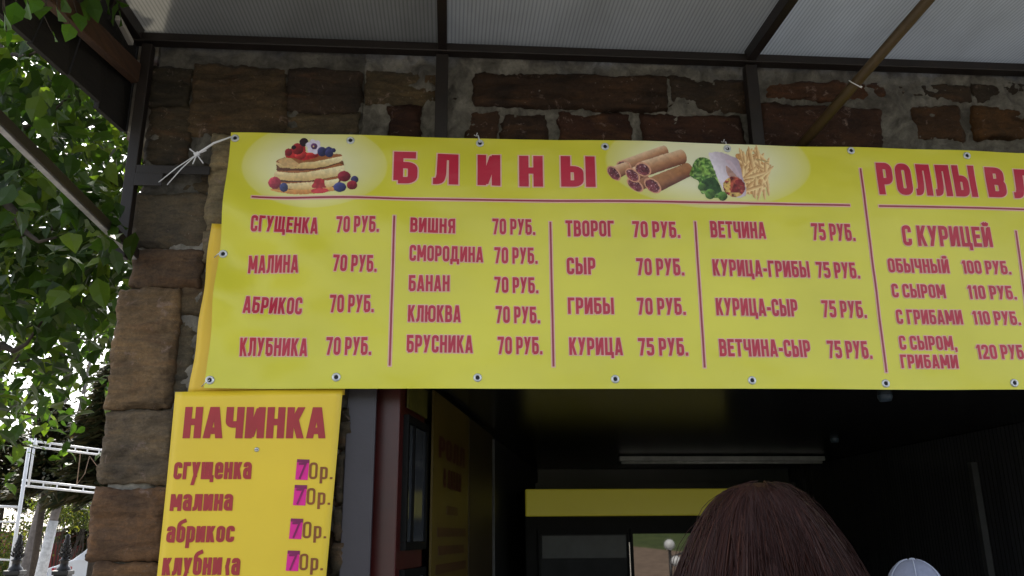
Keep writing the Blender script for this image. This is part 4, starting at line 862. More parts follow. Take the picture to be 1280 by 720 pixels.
# ------------------------------------------------------------------ people
def skin_body(name, parent, H, mats, girth=1.0, armdx=0.0):
    s = H/1.70
    J = {'pel': (0, 0, .95, .135, .10), 'sp': (0, -.01, 1.10, .12, .09), 'ch': (0, -.01, 1.28, .145, .10), 'ub': (0, -.005, 1.40, .11, .085), 'nk': (0, 0, 1.475, .055, .055), 'nk2': (0, .012, 1.53, .05, .05)}
    E_ = [('pel', 'sp'), ('sp', 'ch'), ('ch', 'ub'), ('ub', 'nk'), ('nk', 'nk2')]
    for sg, k in ((-1, 'a'), (1, 'b')):
        J.update({k+'hp': (.09*sg, 0, .88, .10, .10), k+'th': (.095*sg, .005, .70, .082, .085), k+'kn': (.10*sg, .01, .49, .056, .058), k+'cf': (.10*sg, -.012, .34, .055, .058), k+'an': (.10*sg, -.01, .10, .038, .04), k+'hl': (.10*sg, -.01, .045, .042, .042), k+'ft': (.115*sg, .12, .035, .042, .032), k+'to': (.12*sg, .19, .028, .034, .024),
                  k+'sh': (.165*sg, 0, 1.40, .062, .06), k+'ua': (.20*sg, -.005, 1.27, .05, .052), k+'el': (.225*sg, -.01, 1.10, .04, .042), k+'fa': (.235*sg, .02, .98, .037, .037), k+'wr': (.24*sg, .05, .85, .025, .024), k+'pm': (.24*sg, .062, .79, .034, .018)})
        E_ += [('pel', k+'hp'), (k+'hp', k+'th'), (k+'th', k+'kn'), (k+'kn', k+'cf'), (k+'cf', k+'an'), (k+'an', k+'hl'), (k+'hl', k+'ft'), (k+'ft', k+'to'), ('ub', k+'sh'), (k+'sh', k+'ua'), (k+'ua', k+'el'), (k+'el', k+'fa'), (k+'fa', k+'wr'), (k+'wr', k+'pm')]
        for q, (dy, ln) in enumerate(((.03, .075), (.01, .085), (-.01, .08), (-.028, .062))):
            a, b_ = k+'f%d' % q, k+'g%d' % q
            J[a] = (.24*sg, .066+dy, .745, .009, .009); J[b_] = (.234*sg, .07+dy, .745-ln*.55, .0085, .0085); J[b_+'t'] = (.222*sg, .072+dy, .745-ln, .0075, .0075)
            E_ += [(k+'pm', a), (a, b_), (b_, b_+'t')]
        J[k+'t1'] = (.235*sg, .105, .79, .011, .011); J[k+'t2'] = (.228*sg, .125, .755, .009, .009); E_ += [(k+'wr', k+'t1'), (k+'t1', k+'t2')]
    names = list(J); me = bpy.data.meshes.new(name)
    me.from_pydata([(J[n_][0]*s, J[n_][1]*s, J[n_][2]*s) for n_ in names], [(names.index(a), names.index(b_)) for a, b_ in E_], [])
    o = bpy.data.objects.new(name, me); COL.objects.link(o); sk = o.modifiers.new('skin', 'SKIN'); sk.use_smooth_shade = True
    for i, n_ in enumerate(names):
        g_ = girth if J[n_][3] > .045 else 1; me.skin_vertices[0].data[i].radius = (J[n_][3]*s*g_, J[n_][4]*s*g_); me.skin_vertices[0].data[i].use_root = (n_ == 'pel')
    su = o.modifiers.new('sub', 'SUBSURF'); su.levels = 2; su.render_levels = 2
    dg = bpy.context.evaluated_depsgraph_get(); m2 = bpy.data.meshes.new_from_object(o.evaluated_get(dg)); bpy.data.objects.remove(o)
    # head: one shaped surface welded to the neck's mesh
    vs = []; fs = []; nU, nV = 40, 30; hc = Vector((0, .03, 1.60))
    for j in range(nV+1):
        th = math.pi*j/nV
        for i in range(nU):
            ph = 2*math.pi*i/nU; x, y, z = math.sin(th)*math.cos(ph), math.sin(th)*math.sin(ph), math.cos(th)
            X, Y, Z = x*.074, y*.094, z*.112
            if z < 0: X *= 1-.28*z*z; Y = Y*(1-.12*z*z)+(.012*-z if y > 0 else .018*z*-1)
            if y > .3:
                fx = math.exp(-(x/.16)**2); Y += .024*fx*math.exp(-((z+.17)/.13)**2)+.006*math.exp(-(x/.35)**2)*math.exp(-((z+.52)/.1)**2)+.007*math.exp(-(x/.3)**2)*math.exp(-((z+.82)/.12)**2)
                for ex_ in (-.38, .38): Y -= .010*math.exp(-((x-ex_)/.17)**2-((z-.08)/.13)**2)
            vs.append((hc+Vector((X, Y, Z)))*s)
    for j in range(nV):
        for i in range(nU): fs.append((j*nU+i, j*nU+(i+1) % nU, (j+1)*nU+(i+1) % nU, (j+1)*nU+i))
    mb = MB(); mb.add([tuple(v.co) for v in m2.vertices], [tuple(p_.vertices) for p_ in m2.polygons], 0, None, True); mb.add(vs, fs, 1, None, True)
    for ex_ in (-1, 1):
        mb.ball(tuple(Vector((.074*ex_, .03, 1.60))*s), .010*s, .02*s, .032*s, 12, 1); mb.ball(tuple(Vector((.028*ex_, .108, 1.608))*s), .012*s, .010*s, .009*s, 12, 4); mb.ball(tuple(Vector((.028*ex_, .1145, 1.608))*s), .005*s, .005*s, .005*s, 10, 5)
    mb.ball(tuple(Vector((0, .119, 1.545))*s), .022*s, .006*s, .006*s, 12, 6)
    for i, f in enumerate(mb.f):
        if mb.m[i] == 0:
            c = sum((Vector(mb.v[q]) for q in f), Vector())/len(f)/s
            mb.m[i] = 1 if c.z > 1.475 or (abs(c.x) > .19 and c.z < .87 and c.z > .6) else 2 if c.z < .93 and c.z > .085 else 3 if c.z <= .085 else 0
    L = org(parent); mb.v = [(x+L.x, y+L.y, z+L.z) for x, y, z in mb.v]; bpy.data.meshes.remove(m2)
    return mb.build(name, mats, parent, recalc=False)
skin = simple('skin', (.42, .24, .17), .5, 0, .1, 20); eyew = simple('eye_white', (.7, .7, .68), .2); iris = simple('iris', (.03, .02, .012), .2); lip = simple('lips', (.35, .12, .11), .4)
shoe = simple('shoe_leather', (.02, .018, .016), .4)
# woman in front, seen from behind
wy = -3.3+1.18; wt = P(950, 603, wy)
woman = thing('person', 'person with long straight reddish brown hair standing close in front, seen from behind', 'person', (wt.x, wy, 0))
Hw = wt.z-.012
skin_body('body', woman, Hw, [simple('dark_jacket', (.03, .03, .04), .8, 0, .2, 30, .2), skin, simple('jeans', (.03, .045, .09), .85, 0, .2, 40, .2), shoe, eyew, iris, lip])
t = NT('auburn_hair'); hi = t.n('NewGeometry'); f = hi.outputs['Random Per Island']
t.base(t.ramp(f, [(0, (.018, .0046, .0028)), (.5, (.026, .0066, .0038)), (.85, (.034, .0095, .0054)), (1, (.052, .017, .009))])); t.b.inputs['Roughness'].default_value = .45; t.b.inputs['Specular IOR Level'].default_value = .22
hb = MB(); sH = Hw/1.70; hcx, hcy, hcz = wt.x, wy+.012*sH, Hw-.105*sH
HT = hcz+.113
def hairpath(phi, k, rad=1.0, ln=.46):
    cxs, sns = math.cos(phi), math.sin(phi); pts = []; s0 = .012+.10*k
    for i in range(18):
        u = s0+(1-s0)*i/17; dz = ln*u**1.7
        rr = .277*dz**.41 if dz < .135 else .1219+.020*(1-math.exp(-(dz-.135)/.10))
        rr *= rad*(1+.012*math.sin(5*phi+i*.5))
        pts.append(Vector((hcx+cxs*rr, hcy+.005+sns*rr*(1.08 if dz < .16 else 1.08-.25*min(1, (dz-.16)/.2)), HT-dz)))
    return pts
shell = [hairpath(-math.pi*1.18+math.pi*1.36*k/95, 0, .97+.012*math.sin(k*2.1), .44) for k in range(96)]
hb.add([q for r_ in shell for q in r_], [(k*18+i, k*18+i+1, (k+1)*18+i+1, (k+1)*18+i) for k in range(95) for i in range(17)], 0, None, True)
for k in range(6500):
    phi = -math.pi*1.2+math.pi*1.4*rnd.random(); rad = rnd.gauss(.992, .011)+.012*math.sin(phi*9)+.007*math.sin(phi*23); pts = hairpath(phi, rnd.random(), rad, .44+rnd.uniform(-.06, .05))
    w1, w2 = rnd.gauss(0, .0035), rnd.gauss(0, .0035); ph = rnd.uniform(0, 6)
    for i, q in enumerate(pts): q.x += w1*math.sin(i*.35+ph)*(i/12); q.y += w2*math.sin(i*.3+ph)*(i/12)
    r0 = rnd.uniform(.00045, .0011); hb.tube(pts, [r0*.5]+[r0]*14+[r0*.8, r0*.6, r0*.25], 4, cap=False)
for k in range(110):                                  # stray hairs
    phi = -math.pi*rnd.random(); pts = hairpath(phi, rnd.random(), 1.03+.05*rnd.random(), .4); ph = rnd.uniform(0, 6)
    for i, q in enumerate(pts): q.x += .010*math.sin(i*.5+ph); q.z += .004*math.sin(i*.9+ph)
    hb.tube(pts, .0005, 3, cap=False)
hb.build('hair', t.m, woman, recalc=False)
# customer in a pale cap
ky = -.62; kt = P(1145, 697, ky); Hk = kt.z-.038
kid = thing('person', 'person in a pale blue-grey baseball cap standing at the counter, only the cap showing', 'person', (kt.x, ky, 0))
skin_body('body', kid, Hk, [simple('grey_tshirt', (.10, .11, .13), .85, 0, .15, 30, .1), skin, simple('dark_trousers', (.02, .022, .03), .85), shoe, eyew, iris, lip])
sK = Hk/1.70; cc = Vector((kt.x, ky+.03*sK, Hk-.095*sK))
capm = simple('washed_denim_cloth', (.23, .25, .34), .85, 0, .12, 60, .15, bscale=220)
mb = MB(); n = 48; prof = []
vs = []; mm = 12
for j in range(mm+1):
    a = math.pi/2*j/mm
    for i in range(n):
        ph = 2*math.pi*i/n; seam = 1-.018*math.exp(-((((ph/(math.pi/3)+.5) % 1)-.5)/.05)**2)*math.sin(a)
        r_ = math.sin(a)**.86; vs.append((cc.x+.084*math.cos(ph)*r_*seam, cc.y+.106*math.sin(ph)*r_*seam, cc.z+.002+.112*math.cos(a)*seam))
for i in range(n): vs.append((cc.x+.084*math.cos(2*math.pi*i/n), cc.y+.106*math.sin(2*math.pi*i/n), cc.z-.025))
mb.add(vs, [(j*n+i, j*n+(i+1) % n, (j+1)*n+(i+1) % n, (j+1)*n+i) for j in range(mm+1) for i in range(n)], 0, None, True)
cap = mb.build('cap', capm, kid, recalc=False)
mb = MB(); mb.ball((cc.x, cc.y, cc.z+.113), .011, .011, .006, 14); mb.build('cap_button', simple('button_cloth', (.42, .45, .56), .8), cap, recalc=False)
mb = MB()
for k in range(6):
    ph = math.pi/3*k; mb.tube([(cc.x+.0853*math.cos(ph)*math.sin(a)**.86, cc.y+.1075*math.sin(ph)*math.sin(a)**.86, cc.z+.003+.1125*math.cos(a)) for a in [math.pi/2*q/12 for q in range(1, 13)]], .0016, 6)
mb.build('cap_seam', simple('seam_thread', (.42, .45, .56), .8), cap, recalc=False)
mb = MB(); vs = []
for j in range(7):
    for i in range(15):
        ph = math.pi*(.14+.72*i/14); r_ = 1+.62*j/6*math.sin(math.pi*i/14)**.6; vs.append((cc.x+.084*math.cos(ph)*(1+.06*j/6), cc.y+.106*math.sin(ph)*r_, cc.z-.022-.018*(j/6)**2-.02*abs(math.cos(ph))**2*j/6))
mb.add(vs, [(j*15+i, j*15+i+1, (j+1)*15+i+1, (j+1)*15+i) for j in range(6) for i in range(14)], 0, None, True); vz = mb.build('cap_visor', capm, cap, recalc=False); md = vz.modifiers.new('t', 'SOLIDIFY'); md.thickness = .003

# ------------------------------------------------------------------ trees and plants
def leaf(mb, p, d, nrm, L, W):
    d = d.normalized(); s_ = d.cross(nrm)
    if s_.length < .01: s_ = d.cross(Vector((1, 0, .2)))
    s_.normalize(); u = s_.cross(d); dr_ = -.18*L*u
    vs = [p, p+d*L*.28+s_*W*.42+u*.05*L, p+d*L*.62+s_*W*.36+u*.03*L, p+d*L+dr_, p+d*L*.62-s_*W*.36+u*.03*L, p+d*L*.28-s_*W*.42+u*.05*L, p+d*L*.5]
    mb.add(vs, [(0, 1, 6), (1, 2, 6), (2, 3, 6), (3, 4, 6), (4, 5, 6), (5, 0, 6)], 0, None, False)
def rv(s=1.0): return Vector((rnd.gauss(0, s), rnd.gauss(0, s), rnd.gauss(0, s)))
bark = simple('bark', (.05, .038, .028), .95, 0, .45, 14, .6, bscale=30)
LM = leaf_mat('broad_leaves', [(.014, .033, .005), (.023, .052, .007), (.040, .080, .010), (.10, .145, .018)])
def cluster(mb, c, n, spread, L):
    for _ in range(n):
        q = c+Vector((rnd.gauss(0, spread), rnd.gauss(0, spread), rnd.gauss(0, spread*.75)))
        d = Vector((rnd.gauss(0, .7), rnd.gauss(0, .7), -.55+rnd.gauss(0, .45))); k = L*rnd.uniform(.6, 1.25)
        leaf(mb, q, d, Vector((rnd.gauss(0, .5), rnd.gauss(0, .5), 1)), k, k*rnd.uniform(.62, .85))
tb = Vector((-5.1, 3.4, 0))
tree = thing('leafy_tree', 'large leafy green tree beside the left corner of the stone kiosk', 'tree', tb)
tk = MB(); tk.tube([tb, tb+Vector((.05, 0, 1.2)), tb+Vector((.2, -.1, 2.6)), tb+Vector((.25, -.2, 4.2)), tb+Vector((.3, 0, 6.0))], [.2, .16, .13, .09, .03], 12)
cr = MB(); tips = []
for k in range(46):
    z0 = rnd.uniform(2.3, 5.6); a = rnd.uniform(0, 6.28); s0_ = tb+Vector((.2, -.12, z0)); L = rnd.uniform(1.2, 2.9)*(1-.08*(z0-2.3))
    d = Vector((math.cos(a), math.sin(a)*.9, rnd.uniform(-.05, .45))); pts = [s0_]
    for i in range(1, 7): pts.append(pts[-1]+(d+Vector((rnd.gauss(0, .25), rnd.gauss(0, .25), rnd.gauss(0, .15)-.05*i))).normalized()*L/6)
    if pts[-1].x > -1.75 and pts[-1].y < 8.2: pts = [Vector((min(q.x, -1.85), q.y, q.z)) for q in pts]
    tk.tube(pts, [.045, .036, .028, .02, .014, .009, .004], 7); tips += pts[2:]
# extra limbs reaching over the gap beside the pier, as in the photograph
for (a, b_) in (((-30, 470, 2.6), (60, 415, 1.6)), ((-40, 330, 2.4), (120, 250, 1.3)), ((-40, 190, 2.2), (90, 120, .9)), ((-20, 470, 3.2), (90, 430, 3.0)), ((-40, 60, 2.0), (60, 60, .7)), ((-30, 462, 1.0), (52, 405, .8)), ((-20, 250, .9), (70, 300, .6))):
    A_, B2 = P(*a), P(*b_); pts = [A_+(B2-A_)*i/5+Vector((0, 0, .06*math.sin(i*1.3))) for i in range(6)]; r0_ = tb+Vector((.18, -.1, max(2.2, min(4.5, A_.z-.2)))); tk.tube([r0_, (r0_+A_)/2+Vector((0, 0, .1))]+pts, [.05, .042, .034, .026, .02, .014, .009, .005], 7); tips += pts
tk.build('trunk', bark, tree, recalc=False)
for q in tips: cluster(cr, q, rnd.randint(14, 26), .25, .125)
for _ in range(560):                                 # foliage seen beside the pier, in depth
    px, py, Y = rnd.uniform(-70, 185), rnd.uniform(-60, 500), rnd.uniform(.7, 4.6); q = P(px, py, Y)
    den = 1.0 if py < 370 else .42 if py < 440 else .16
    if py < 160 and px < 60: den = .45
    if q.x > -1.62 or rnd.random() > den or q.z < 2.3 or (px < 60 and 415 < py): continue
    cluster(cr, q, rnd.randint(11, 22), .18, .12)
for (px, py) in ((112, 248), (126, 262), (104, 240), (134, 272), (120, 255), (118, 240), (92, 262), (140, 300), (96, 300)): cluster(cr, P(px, py, -.30), 7, .055, .095)
cr.build('crown', LM, tree, recalc=False)
# vine leaves over the eave
vine = thing('climbing_vine', 'few broad vine leaves hanging over the dark timber eave', 'vine', PX(100, 10, xs-.05))
VM = leaf_mat('vine_leaves', [(.04, .10, .010), (.07, .15, .018)], .5, .6); mb = MB(); st_ = MB()
for (px, py, dx, dy, s_) in ((72, 12, 6, 14, .055), (58, 8, -6, 10, .05), (88, 30, -2, 10, .045), (100, 4, 10, 10, .06), (140, 10, 6, 20, .075), (132, 0, 8, 16, .06), (150, 2, 8, 8, .05), (108, -4, 4, 10, .06), (44, -6, -4, 10, .05), (20, 2, -5, 12, .05), (66, 42, 6, 10, .03), (8, 40, 6, 8, .04), (120, -8, 4, 12, .06), (36, 6, -4, 12, .05), (80, -4, 3, 12, .06), (96, 16, 5, 10, .045), (148, 14, 4, 14, .05), (4, 14, 4, 12, .055)):
    q = PX(px, py, xs+.10+rnd.uniform(-.02, .05)); e = PX(px+dx, py+dy, xs+.10); leaf(mb, q, (e-q)+rv(.004), Vector((.7, -.75, .15))+rv(.2), s_*1.55, s_*1.4)
    st_.tube([q, q+Vector((rnd.uniform(-.03, .03), -.03, .05)), q+Vector((.0, -.06, .12))], .0015, 5)
st_.tube([PX(-10, -40, xs+.09), PX(60, -20, xs+.10), PX(150, -12, xs+.10)], .004, 6)
mb.build('leaves', VM, vine, recalc=False); st_.build('stem', bark, vine, recalc=False)
# conifers, whitewashed trunk trees and bushes behind
CM = leaf_mat('conifer_needles', [(.012, .020, .009), (.024, .032, .013), (.045, .040, .018), (.07, .052, .028)], .2, .6)
def conifer(px, py, Y, H, Wd, lab, seed, z0=1.6):
    r_ = random.Random(seed); g_ = P(px, py, Y); base = Vector((g_.x, Y, 0)); t_ = thing('spruce_tree', lab, 'tree', base, 'dark conifers in the background')
    mb = MB(); mb.tube([base, base+Vector((0, 0, H*.5)), base+Vector((0, 0, H))], [.085, .07, .015], 10); mb.build('trunk', bark, t_, recalc=False)
    mb = MB(); z = z0
    while z < H-.1:
        k = (1-z/H)**.8*Wd
        for _ in range(10):
            a = r_.uniform(0, 6.28); L = k*r_.uniform(.7, 1.15); d = Vector((math.cos(a), math.sin(a), 0)); s_ = d.cross(Vector((0, 0, 1))); n = max(4, int(L/.10))
            for i in range(n):
                f_ = (i+.5)/n; c = base+Vector((0, 0, z))+d*L*f_+Vector((0, 0, .12*L*f_-.34*L*f_*f_))
                for sg in (-1, 1):
                    for _q in range(2):
                        e = (s_*sg*r_.uniform(.4, 1)+d*r_.uniform(.3, 1)+Vector((0, 0, r_.uniform(-.75, .1))))*(.42*(1.1-f_*.5)); w_ = d*.055+Vector((0, 0, .02))
                        mb.add([c-w_, c+w_, c+e], [(0, 1, 2)])
        z += .10
    mb.build('crown', CM, t_, recalc=False)
conifer(128, 600, 16.5, 5.6, 1.9, 'dark spruce directly behind the white frame next to the pier', 1, 2.5)
conifer(58, 600, 17.9, 4.9, 1.6, 'brownish spruce behind the left upright of the white frame', 2, 2.75)
conifer(8, 600, 22, 4.6, 2.0, 'low dark spruce at the left picture edge', 3, 2.6)
conifer(150, 600, 27, 8.0, 2.4, 'tall dark spruce half hidden by the stone pier', 4)
BM_ = leaf_mat('bush_leaves', [(.03, .05, .01), (.06, .085, .016), (.11, .13, .025), (.16, .15, .03)], .45)
def shrub(px, py, Y, H, Wd, lab, n=240, grp=None, zm=.25):
    g_ = P(px, py, Y); base = Vector((g_.x, Y, 0)); t_ = thing('bush', lab, 'bush', base, grp); mb = MB(); sm = MB()
    for _ in range(9): e = base+Vector((rnd.gauss(0, Wd*.3), rnd.gauss(0, Wd*.3), H*rnd.uniform(.6, .95))); sm.tube([base, (base+e)/2+rv(.08), e], [.03, .018, .006], 6)
    for _ in range(n):
        a = rnd.uniform(0, 6.28); r_ = math.sqrt(rnd.random())*Wd*.55; zz = rnd.uniform(zm, 1)*H; cluster(mb, base+Vector((math.cos(a)*r_, math.sin(a)*r_, zz*(1-.25*(r_/Wd)))), 10, .16, .10)
    mb.build('foliage', BM_, t_, recalc=False); sm.build('stem', bark, t_, recalc=False)
shrub(76, 650, 21.5, 3.2, 1.5, 'yellow-green bush beyond the whitewashed tree trunk', 150, None, .74); shrub(12, 650, 20.5, 2.2, 1.7, 'pale green bush left of the white frame upright'); shrub(106, 650, 22.5, 3.0, 1.3, 'green bush close to the pier edge behind the white car', 150, None, .74)
white_w = simple('whitewash', (.62, .62, .62), .85, 0, .3, 14)
for (px, Y, r_, lab, top) in ((50, 17.5, .125, 'slim grey tree trunk whitewashed at its base behind the fence', 6.0), (29, 19, .12, 'dark tree trunk standing behind the left iron post', 6.5)):
    g_ = P(px, 705, Y); base = Vector((g_.x, Y, 0)); t_ = thing('street_tree', lab, 'tree', base); ln = .16
    mb = MB(); mb.tube([base, base+Vector((ln*.4, 0, 1.0)), base+Vector((ln, 0, 2.0)), base+Vector((.36, 0, 3.6)), base+Vector((.5, 0, top))], [r_*1.1, r_*.9, r_*.75, r_*.6, .03], 12, 0)
    mb.build('trunk', simple('grey_bark', (.17, .15, .14), .95, 0, .4, 9, .5, bscale=25), t_, recalc=False)
    if 'white' in lab: mb = MB(); mb.tube([base+Vector((0, 0, .01)), base+Vector((ln*.4, 0, 1.0)), base+Vector((ln, 0, 2.0))], [r_*1.1+.006, r_*.9+.006, r_*.78+.006], 12, 0); mb.build('whitewash_band', white_w, t_, recalc=False)
    mb = MB(); 
    for _ in range(120): cluster(mb, base+Vector((rnd.gauss(0, .8), rnd.gauss(0, .8), rnd.uniform(3.0, top+.8))), 10, .22, .10)
    mb.build('crown', CM, t_, recalc=False)
# ------------------------------------------------------------------ white tubular frame
YW = 11.0
wf = thing('white_metal_frame', 'white tubular metal frame with double rails standing by the fence', 'frame', (P(20, 700, YW).x, YW, 0))
wm = simple('white_enamel', (.68, .70, .73), .4, 0, .08)
pa, pb = P(38.5, 548, YW), P(12, 718, YW); xp = (pa.x+pb.x)/2
mb = MB(); mb.tube([(xp, YW, 0), (xp, YW, pa.z)], .028, 10); mb.tube([(xp+.075, YW, P(30, 606, YW).z), (xp+.075, YW, pa.z)], .018, 8); mb.build('upright', wm, wf, recalc=False)
def lad(a, b_, Y0, gap, n):
    A_ = P(*a, Y0); B2 = P(*b_, Y0+2.2); mb = MB(); g_ = Vector((0, 0, gap)); mb.tube([A_, B2], .018, 8); mb.tube([A_-g_, B2-g_], .018, 8)
    for i in range(n): q = A_+(B2-A_)*(i+.5)/n; mb.tube([q, q-g_], .012, 6)
    mb.build('double_rail', wm, wf, recalc=False)
lad((38, 551), (185, 570), YW, .085, 10); lad((28, 600), (185, 617), YW, .085, 10)
for y_ in (632, 651, 698): A_ = P(-60, y_-1, YW); B2 = P(22, y_+2, YW); B2.x = xp; mb = MB(); mb.tube([A_, B2], .022 if y_ < 640 else .014, 8); mb.build('side_rail', wm, wf, recalc=False)
A_ = P(-60, 700, YW); mb = MB(); mb.tube([(A_.x, YW, 0), (A_.x, YW, pa.z)], .028, 10); mb.build('upright', wm, wf, recalc=False)
A_ = P(185, 570, YW+2.2); mb = MB(); mb.tube([(A_.x, YW+2.2, 0), (A_.x, YW+2.2, A_.z)], .028, 10); mb.build('upright', wm, wf, recalc=False)
mb = MB(); mb.tube([P(101, 563, YW+.9), P(96, 605, YW+.9)], .008, 6); mb.tube([P(112, 570, YW+1), P(106, 592, YW+1), P(95, 607, YW+.9)], .006, 6); mb.tube([P(112, 570, YW+1), P(125, 588, YW+1.2)], .006, 6); mb.build('loose_wire', simple('twig_brown', (.22, .15, .10), .8), wf, recalc=False)
# ------------------------------------------------------------------ iron posts
iron = simple('black_iron', (.014, .014, .016), .4, .3, .3, 30)
cop = simple('dull_copper', (.20, .07, .04), .5)
YI = 7.6
def iron_post(px, lab):
    x = P(px, 700, YI).x; zt = P(px, 713, YI).z; t_ = thing('iron_post', lab, 'fence post', (x, YI, 0), 'black iron fence posts')
    mb = MB(); mb.box(x-.08, x+.08, YI-.08, YI+.08, 0, zt-.05); mb.box(x-.095, x+.095, YI-.095, YI+.095, zt-.049, zt); mb.build('pillar', iron, t_, bevel=.008)
    mb = MB(); mb.lathe((x, YI, zt), [(.085, 0), (.075, .03), (.05, .05), (.045, .10), (.065, .115), (.04, .13), (.035, .20), (.045, .24), (.03, .30), (.036, .33), (.022, .36), (.03, .39), (0, .42)], 14); 
    for k in range(60):
        a = k*2.4; zz = zt+.12+.0042*k; r0 = .055*(1-k/75); d = Vector((math.cos(a), math.sin(a), .5)); b0 = Vector((x, YI, zz)); mb.tube([b0+d*r0*.5, b0+d*r0*1.25, b0+d*r0*1.5+Vector((0, 0, .02))], [.010, .009, .003], 5)
    mb.build('finial', iron, t_, recalc=False)
    mb = MB(); [mb.ball((x+s_*.04, YI-.082, zt-.10), .03, .012, .03, 12) for s_ in (-1, 1)]; mb.build('rosette', cop, t_, recalc=False)
iron_post(21, 'black iron post with a spiky finial beside the white frame upright'); iron_post(81, 'black iron post with a spiky finial in front of the white car')
xa_, xb2 = P(-160, 700, YI).x, P(81, 700, YI).x; fc = thing('iron_fence', 'low black iron railing between the finial posts', 'fence', ((xa_+xb2)/2, YI+.02, 0)); mb = MB()
for zz in (.25, .95): mb.box(xa_, xb2-.12, YI-.012, YI+.012, zz, zz+.03)
mb.build('rail', iron, fc); mb = MB(); k = xa_+.06
while k < xb2-.15:
    if abs(k-P(21, 700, YI).x) > .15: mb.box(k-.008, k+.008, YI-.008, YI+.008, .05, 1.0)
    k += .11
mb.build('baluster', iron, fc)
# ------------------------------------------------------------------ red wall and car
YR = 27; a, b_ = P(56, 690, YR).x, P(118, 690, YR).x; zt = P(70, 676, YR).z
rw = thing('red_garage', 'dark red metal garage behind the white car', 'garage', ((a+b_)/2, YR+1.5, 0)); mb = MB(); mb.box(a, b_+2, YR, YR+4, 0, zt+.3); mb.build('wall', simple('oxide_red', (.16, .018, .022), .6, 0, .3, 3), rw, bevel=.02)
mb = MB(); mb.box(a-.1, b_+2.1, YR-.1, YR+4.1, zt+.301, zt+.38); mb.build('roof', simple('grey_sheet', (.2, .2, .2), .6), rw); mb = MB()
for k in range(3): mb.box(a+.3+k*1.3, a+1.4+k*1.3, YR-.03, YR-.002, 0, zt-.1)
mb.build('door', simple('oxide_red_door', (.13, .014, .018), .5, 0, .3, 5), rw)
bw = thing('brown_fence', 'rusty brown board fence at the far left behind the iron post', 'fence', (P(8, 690, 25).x, 25, 0)); mb = MB(); x_ = P(-60, 690, 25).x
while x_ < P(27, 690, 25).x: mb.box(x_, x_+.14, 25, 25.03, 0, P(10, 664, 25).z+rnd.uniform(-.04, .04)); x_ += .15
mb.build('boards', wood_mat('rust_boards', (.12, .045, .025), (.24, .10, .055), (6, 6, 1)), bw)
YC = 20.0
cx0 = P(34, 712, YC).x; S_ = 1.0
car = thing('parked_car', 'white parked car with blue and red side lettering, mostly hidden by the stone pier', 'car', (cx0+2.1, YC+.85, 0))
cw = simple('white_car_paint', (.74, .76, .80), .2, 0, .03); cg = glass_dark('car_glass', (.03, .04, .05), .05, .7)
prof = [(0.02, .30), (0, .55), (.06, .72), (.22, .80), (.70, .95), (1.06, 1.08), (1.2, 1.12), (1.80, 1.13), (3.2, 1.13), (4.05, 1.1), (4.2, 1.0), (4.25, .55), (4.2, .30), (3.72, .28), (3.68, .48), (3.52, .62), (3.30, .64), (3.08, .58), (2.98, .40), (2.96, .27), (1.18, .27), (1.16, .42), (1.04, .60), (.84, .65), (.62, .6), (.50, .42), (.48, .28)]
mb = MB(); mb.prism([(cx0+x, z) for x, z in prof], YC, YC+1.68); body = mb.build('car_body', cw, car, bevel=.045, seg=3)
def cabin(mb, prof, y0, y1, ins):
    lo = min(z for _, z in prof); hi_ = max(z for _, z in prof); vs = []
    for (y, sg) in ((y0, 1), (y1, -1)): vs += [(cx0+x, y+sg*ins*(z-lo)/(hi_-lo), z) for x, z in prof]
    n = len(prof); mb.add(vs, [tuple(range(n)), tuple(range(2*n-1, n-1, -1))]+[(i, i+n, (i+1) % n+n, (i+1) % n) for i in range(n)])
mb = MB(); cabin(mb, [(1.05, 1.08), (1.25, 1.24), (1.68, 1.64), (1.9, 1.72), (3.2, 1.74), (3.9, 1.66), (4.15, 1.09)], YC+.03, YC+1.65, .16); mb.build('cabin', cw, car, bevel=.03)
mb = MB(); cabin(mb, [(1.40, 1.18), (1.80, 1.60), (2.35, 1.63), (2.35, 1.16)], YC+.026, YC+.04, .145); mb.build('window', cg, car); mb = MB(); cabin(mb, [(2.42, 1.16), (2.42, 1.63), (3.2, 1.63), (3.5, 1.18)], YC+.026, YC+.04, .145); mb.build('window', cg, car)
mb = MB(); mb.add([(cx0+1.22, YC+.10, 1.215), (cx0+1.22, YC+1.58, 1.215), (cx0+1.65, YC+1.47, 1.612), (cx0+1.65, YC+.21, 1.612)], [(0, 1, 2, 3)]); mb.v = [(x-.012, y, z+.016) for x, y, z in mb.v]; mb.build('windscreen', cg, car, recalc=False)
mb = MB(); mb.box(cx0+1.42, cx0+1.58, YC-.15, YC+.02, 1.12, 1.24); mb.build('mirror', M['black'], car, bevel=.03)
for x in (.83, 3.33):
    for y in (YC+.02, YC+1.48):
        mb = MB(); mb.lathe((cx0+x, y, .31), [(.19, 0), (.29, .0), (.315, .03), (.315, .15), (.29, .18), (.19, .18)], 26, 0, 'y'); wh = mb.build('tyre', M['black'], car, recalc=False); mb = MB(); mb.lathe((cx0+x, y, .31), [(0, .02), (.06, .015), (.17, .03), (.195, .005), (.195, .17), (0, .17)], 22, 0, 'y'); mb.build('rim', simple('alloy', (.45, .45, .46), .3, .7), wh, recalc=False)
mb = MB(); mb.box(cx0-.012, cx0+.1, YC+.1, YC+.42, .6, .72); mb.build('headlight', simple('lamp_lens', (.6, .62, .65), .1), car, bevel=.02); mb = MB(); mb.box(cx0-.012, cx0+.1, YC+1.26, YC+1.58, .6, .72); mb.build('headlight', M['white'], car, bevel=.02)
mb = MB(); mb.box(cx0+1.95, cx0+2.15, YC-.02, YC-.002, .86, .89); mb.build('door_handle', M['black'], car, bevel=.004)
mb = MB()
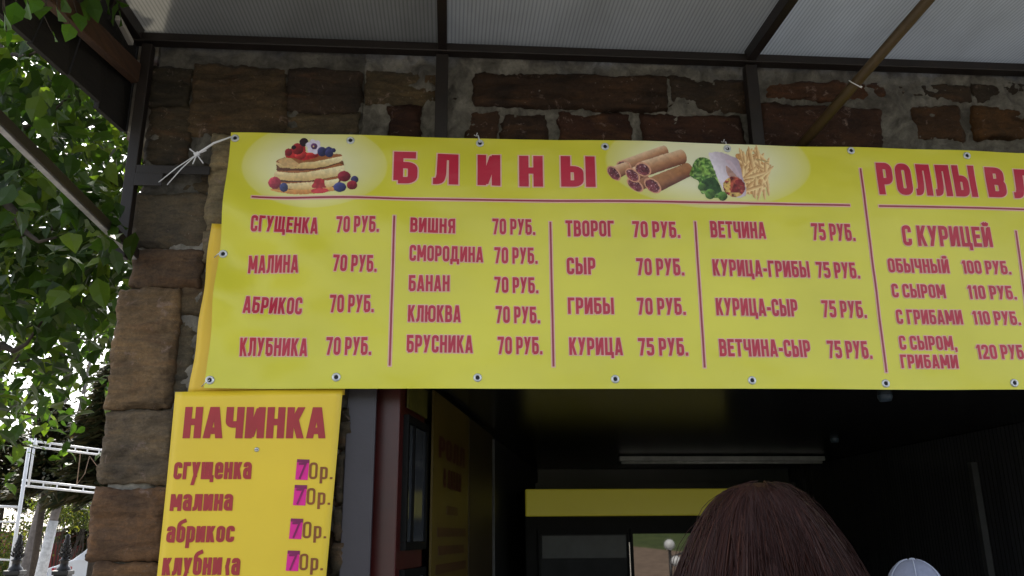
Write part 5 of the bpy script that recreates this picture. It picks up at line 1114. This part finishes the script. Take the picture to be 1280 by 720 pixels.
for k, x in enumerate((.12, .24, .33, .43)): mb.box(cx0+x, cx0+x+.08, YC-.004, YC-.001, .72, .79, 0)
for k in range(6): mb.box(cx0+.60+k*.085, cx0+.67+k*.085, YC-.004, YC-.001, .82+k*.006, .89+k*.006, 1)
mb.box(cx0+1.55, cx0+2.1, YC+.012, YC+.02, 1.20, 1.32, 1); mb.build('side_lettering', [simple('blue_decal', (.06, .12, .4), .4), simple('red_decal', (.5, .03, .05), .4)], car)
# ------------------------------------------------------------------ what the fridge glass mirrors, behind the viewer
gl = simple('white_globe', (.8, .8, .8), .3)
for (px, py, k, lab) in ((837, 681, 1, 'white globe park lamp behind the viewer, mirrored in the fridge glass')  ,):
    d = ray(px, py); t1 = (YF-CAM.y)/d.y; hp = CAM+d*t1; d2 = Vector((d.x, -d.y, d.z)); t2 = 11.0; q = hp+d2*t2; ln = thing('park_lamp', lab, 'lamp', (q.x, q.y, 0))
    mb = MB(); mb.tube([(q.x, q.y, 0), (q.x, q.y, q.z-.1)], .03, 10); mb.build('pole', iron, ln, recalc=False)
    for (ax, az) in ((0, 0), (.12, -.32), (.5, .05)): mb = MB(); mb.ball((q.x+ax, q.y, q.z+az), .11, n=20); mb.build('globe', gl, ln, recalc=False); 
    mb = MB(); mb.tube([(q.x, q.y, q.z-.25), (q.x+.5, q.y, q.z-.08)], .02, 8); mb.tube([(q.x, q.y, q.z-.3), (q.x+.12, q.y, q.z-.3)], .02, 8); mb.build('arm', iron, ln, recalc=False)

hb_ = MB(); hd_ = thing('clipped_hedge', 'tall green hedge across the path behind the viewer, seen only mirrored in the fridge glass', 'hedge', (6, -34, 0))
for _ in range(5200):
    q = Vector((rnd.uniform(-12, 22), -34+rnd.gauss(0, .5), rnd.uniform(1.7, 5.6)+.5*math.sin(_*.01))); leaf(hb_, q, rv(), rv(), .55, .45)
hb_.build('foliage', BM_, hd_, recalc=False)
hs_ = MB(); hs_.tube([(-12, -34, 2.0), (5, -34.1, 2.2), (22, -34, 2.0)], .06, 7); hs_.build('stem', bark, hd_, recalc=False)
